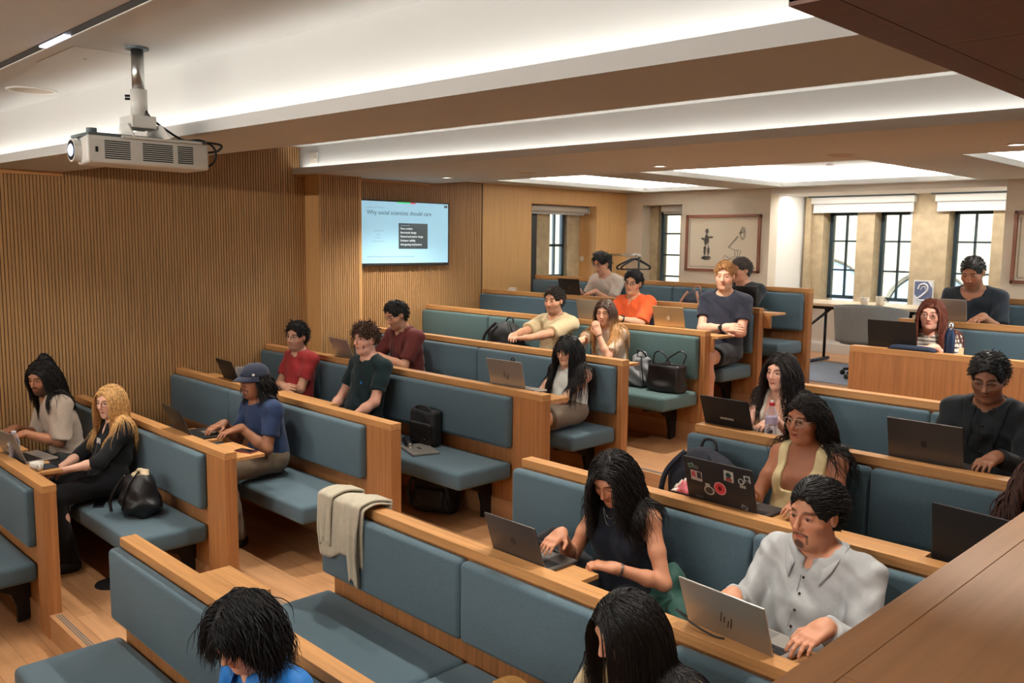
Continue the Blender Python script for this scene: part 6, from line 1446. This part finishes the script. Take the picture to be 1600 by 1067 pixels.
PZ1, PZ0 = 3.035 - 3.491, 2.905 - 3.491
pb = MB(); x0, x1, y0, y1 = -.13, .125, -.30, .30
pb.hexa([(x0, y0 + .04, PZ0), (x1, y0, PZ0), (x1, y1, PZ0 - .005), (x0, y1, PZ0 - .005), (x0, y0 + .04, PZ1), (x1, y0, PZ1), (x1, y1, PZ1), (x0, y1, PZ1)])
body_ = pb.build('housing', M['white_plastic'], r, bevel=.014, seg=3)
B(x0 + .005, x1 - .004, y0 + .01, y1 - .005, PZ1 - .003, PZ1 + .012).build('top_cover', M['grey_plastic'], r, bevel=.004); MB().lathe([(0, 0), (.024, 0), (.024, .03), (0, .03)], 16).build('focus_dial', M['grey_plastic'], r).location = (.02, -.24, PZ1 + .01)
lb = MB(); lb.tube([(-.055, y0 + .03, (PZ0 + PZ1) / 2), (-.055, y0 - .012, (PZ0 + PZ1) / 2)], .056, 24); lb.build('lens_collar', M['white_plastic'], r, smooth=False); lb = MB(); lb.tube([(-.055, y0 - .0, (PZ0 + PZ1) / 2), (-.055, y0 - .014, (PZ0 + PZ1) / 2)], .048, 24); lo_ = lb.build('lens_barrel', mat('lens_blue_black', srgb(16, 28, 44), .15), r)
le = MB(); le.ellipsoid((-.055, y0 - .012, (PZ0 + PZ1) / 2), (.030, .012, .030), 18, 12); le.build('lens', mat('lens_glow', srgb(150, 170, 255), .1, emit=(srgb(190, 205, 255), 3)), lo_, smooth=True)
for (a, b) in ((-.22, -.10), (-.04, .11), (.135, .215)):
    n_ = 9; vb = MB()
    for i in range(n_): zz = PZ0 + .022 + i * .010; vb.box(x1 - .002, x1 + .0012, a, b, zz, zz + .0055)
    vb.build('vent', M['black_plastic'], body_)
pw_ = MB()
for i in range(9): pw_.box(x1 - .001, x1 + .0015, -.29, .29, PZ0 + .0285 + i * .010, PZ0 + .0300 + i * .010)
pw_.build('side_ribs', M['white_plastic'], body_); B(x1 - .002, x1 + .0015, -.262, -.25, PZ0 + .05, PZ0 + .075).build('sensor', M['black_plastic'], body_)
MB().tube(smooth_pts([(.03, .02, -.31), (.06, .05, -.36), (.08, .18, -.44), (.09, .27, PZ1 + .02), (.11, .33, PZ1 - .01), (.13, .335, PZ1 - .06), (.10, .325, PZ0 + .03), (.06, .28, PZ0 + .01)]), .006, 7).build('cable', M['black_plastic'], r, smooth=True); MB().tube(smooth_pts([(.09, .27, PZ1 + .012), (.135, .36, PZ1 - .0), (.12, .35, PZ1 - .03), (.08, .31, PZ1 - .04)]), .006, 7).build('cable', M['black_plastic'], r, smooth=True)
r = empty('light_track', (-4.6, 1.46, 3.491), 0, 'recessed black ceiling track with one lit linear lamp', 'track light'); B(-3.4, 3.6, -.022, .022, -.004, .0).build('track_channel', M['black'], r); B(-3.4, 3.6, .022, .030, -.008, .0).build('track_edge', M['white_plastic'], r)
B(-.22, .14, -.016, .016, -.012, -.003).build('linear_lamp', mat('linear_lamp_lit', (1, 1, 1, 1), .5, emit=(srgb(230, 232, 255), 2.5)), r); lg = MB()
for i in range(18): lg.box(-.215 + i * .02, -.207 + i * .02, -.017, .017, -.014, -.003)
lg.build('louvre', M['chrome'], r)
def disc(name, label, cat, x, y, z, rad, lit, grp=None):
    r = empty(name, (x, y, z), 0, label, cat, grp); MB().lathe([(rad, 0), (rad, -.006), (rad * .9, -.009), (rad * .86, -.004), (rad * .86, 0)][::-1], 28).build('trim_ring', M['white_plastic'], r, smooth=True)
    MB().lathe([(0, -.003), (rad * .87, -.003), (rad * .87, 0), (0, 0)][::-1], 24).build('lamp' if lit else 'grille', M['lamp'] if lit else mat('speaker_grille', srgb(188, 176, 160), .8), r)
for x, y, l_ in ((-7.15, 6.04, 'small lit downlight in the ceiling beam above the wall screen'), (-4.57, 6.25, 'lit downlight in the ceiling beam above the blond man'), (-1.82, 6.31, 'lit downlight in the ceiling beam at the right edge')): disc('downlight', l_, 'downlight', x, y, 3.211, .06, True, 'downlights in the rear beam')
for x, y, l_ in ((-6.04, 6.11, 'round ceiling speaker in the rear beam, left of the other'), (-2.98, 6.30, 'round ceiling speaker in the rear beam above the window recess')): disc('ceiling_speaker', l_, 'speaker', x, y, 3.211, .11, False, 'speakers in the rear beam')
disc('ceiling_speaker', 'large round speaker in the main ceiling left of the projector', 'speaker', -6.33, 1.84, 3.491, .15, False)
r = empty('smoke_detector', (-4.48, 9.2, 3.45), 0, 'white smoke detector inside the middle ceiling recess', 'detector'); MB().lathe([(0, 0), (.05, 0), (.05, -.02), (.035, -.045), (0, -.045)][::-1], 22).build('housing', M['white_plastic'], r, smooth=True); MB().lathe([(.041, -.026), (.043, -.03), (.038, -.036)], 22).build('vent_ring', M['black_plastic'], r)
r = empty('access_panel', (-5.0, 1.72, 3.491), 0, 'flush white access hatch in the ceiling beside the projector pole', 'hatch'); B(-.30, .30, -.15, .15, -.003, -.0005).build('panel', M['ceiling'], r); MB().lathe([(0, -.0035), (.01, -.0035), (.01, -.003), (0, -.003)][::-1], 10).build('lock', M['grey_plastic'], r)
r = empty('cove_sensor', (-7.85, 4.862 + .012, 3.36), 0, 'small white sensor plate at the left end of the lit middle beam', 'sensor'); B(-.07, .07, -.006, 0, -.06, .06).build('plate', M['plaster'], r, bevel=.002); MB().ellipsoid((.03, -.008, 0), (.010, .006, .010), 10, 8).build('lens', M['white_plastic'], r, smooth=True)
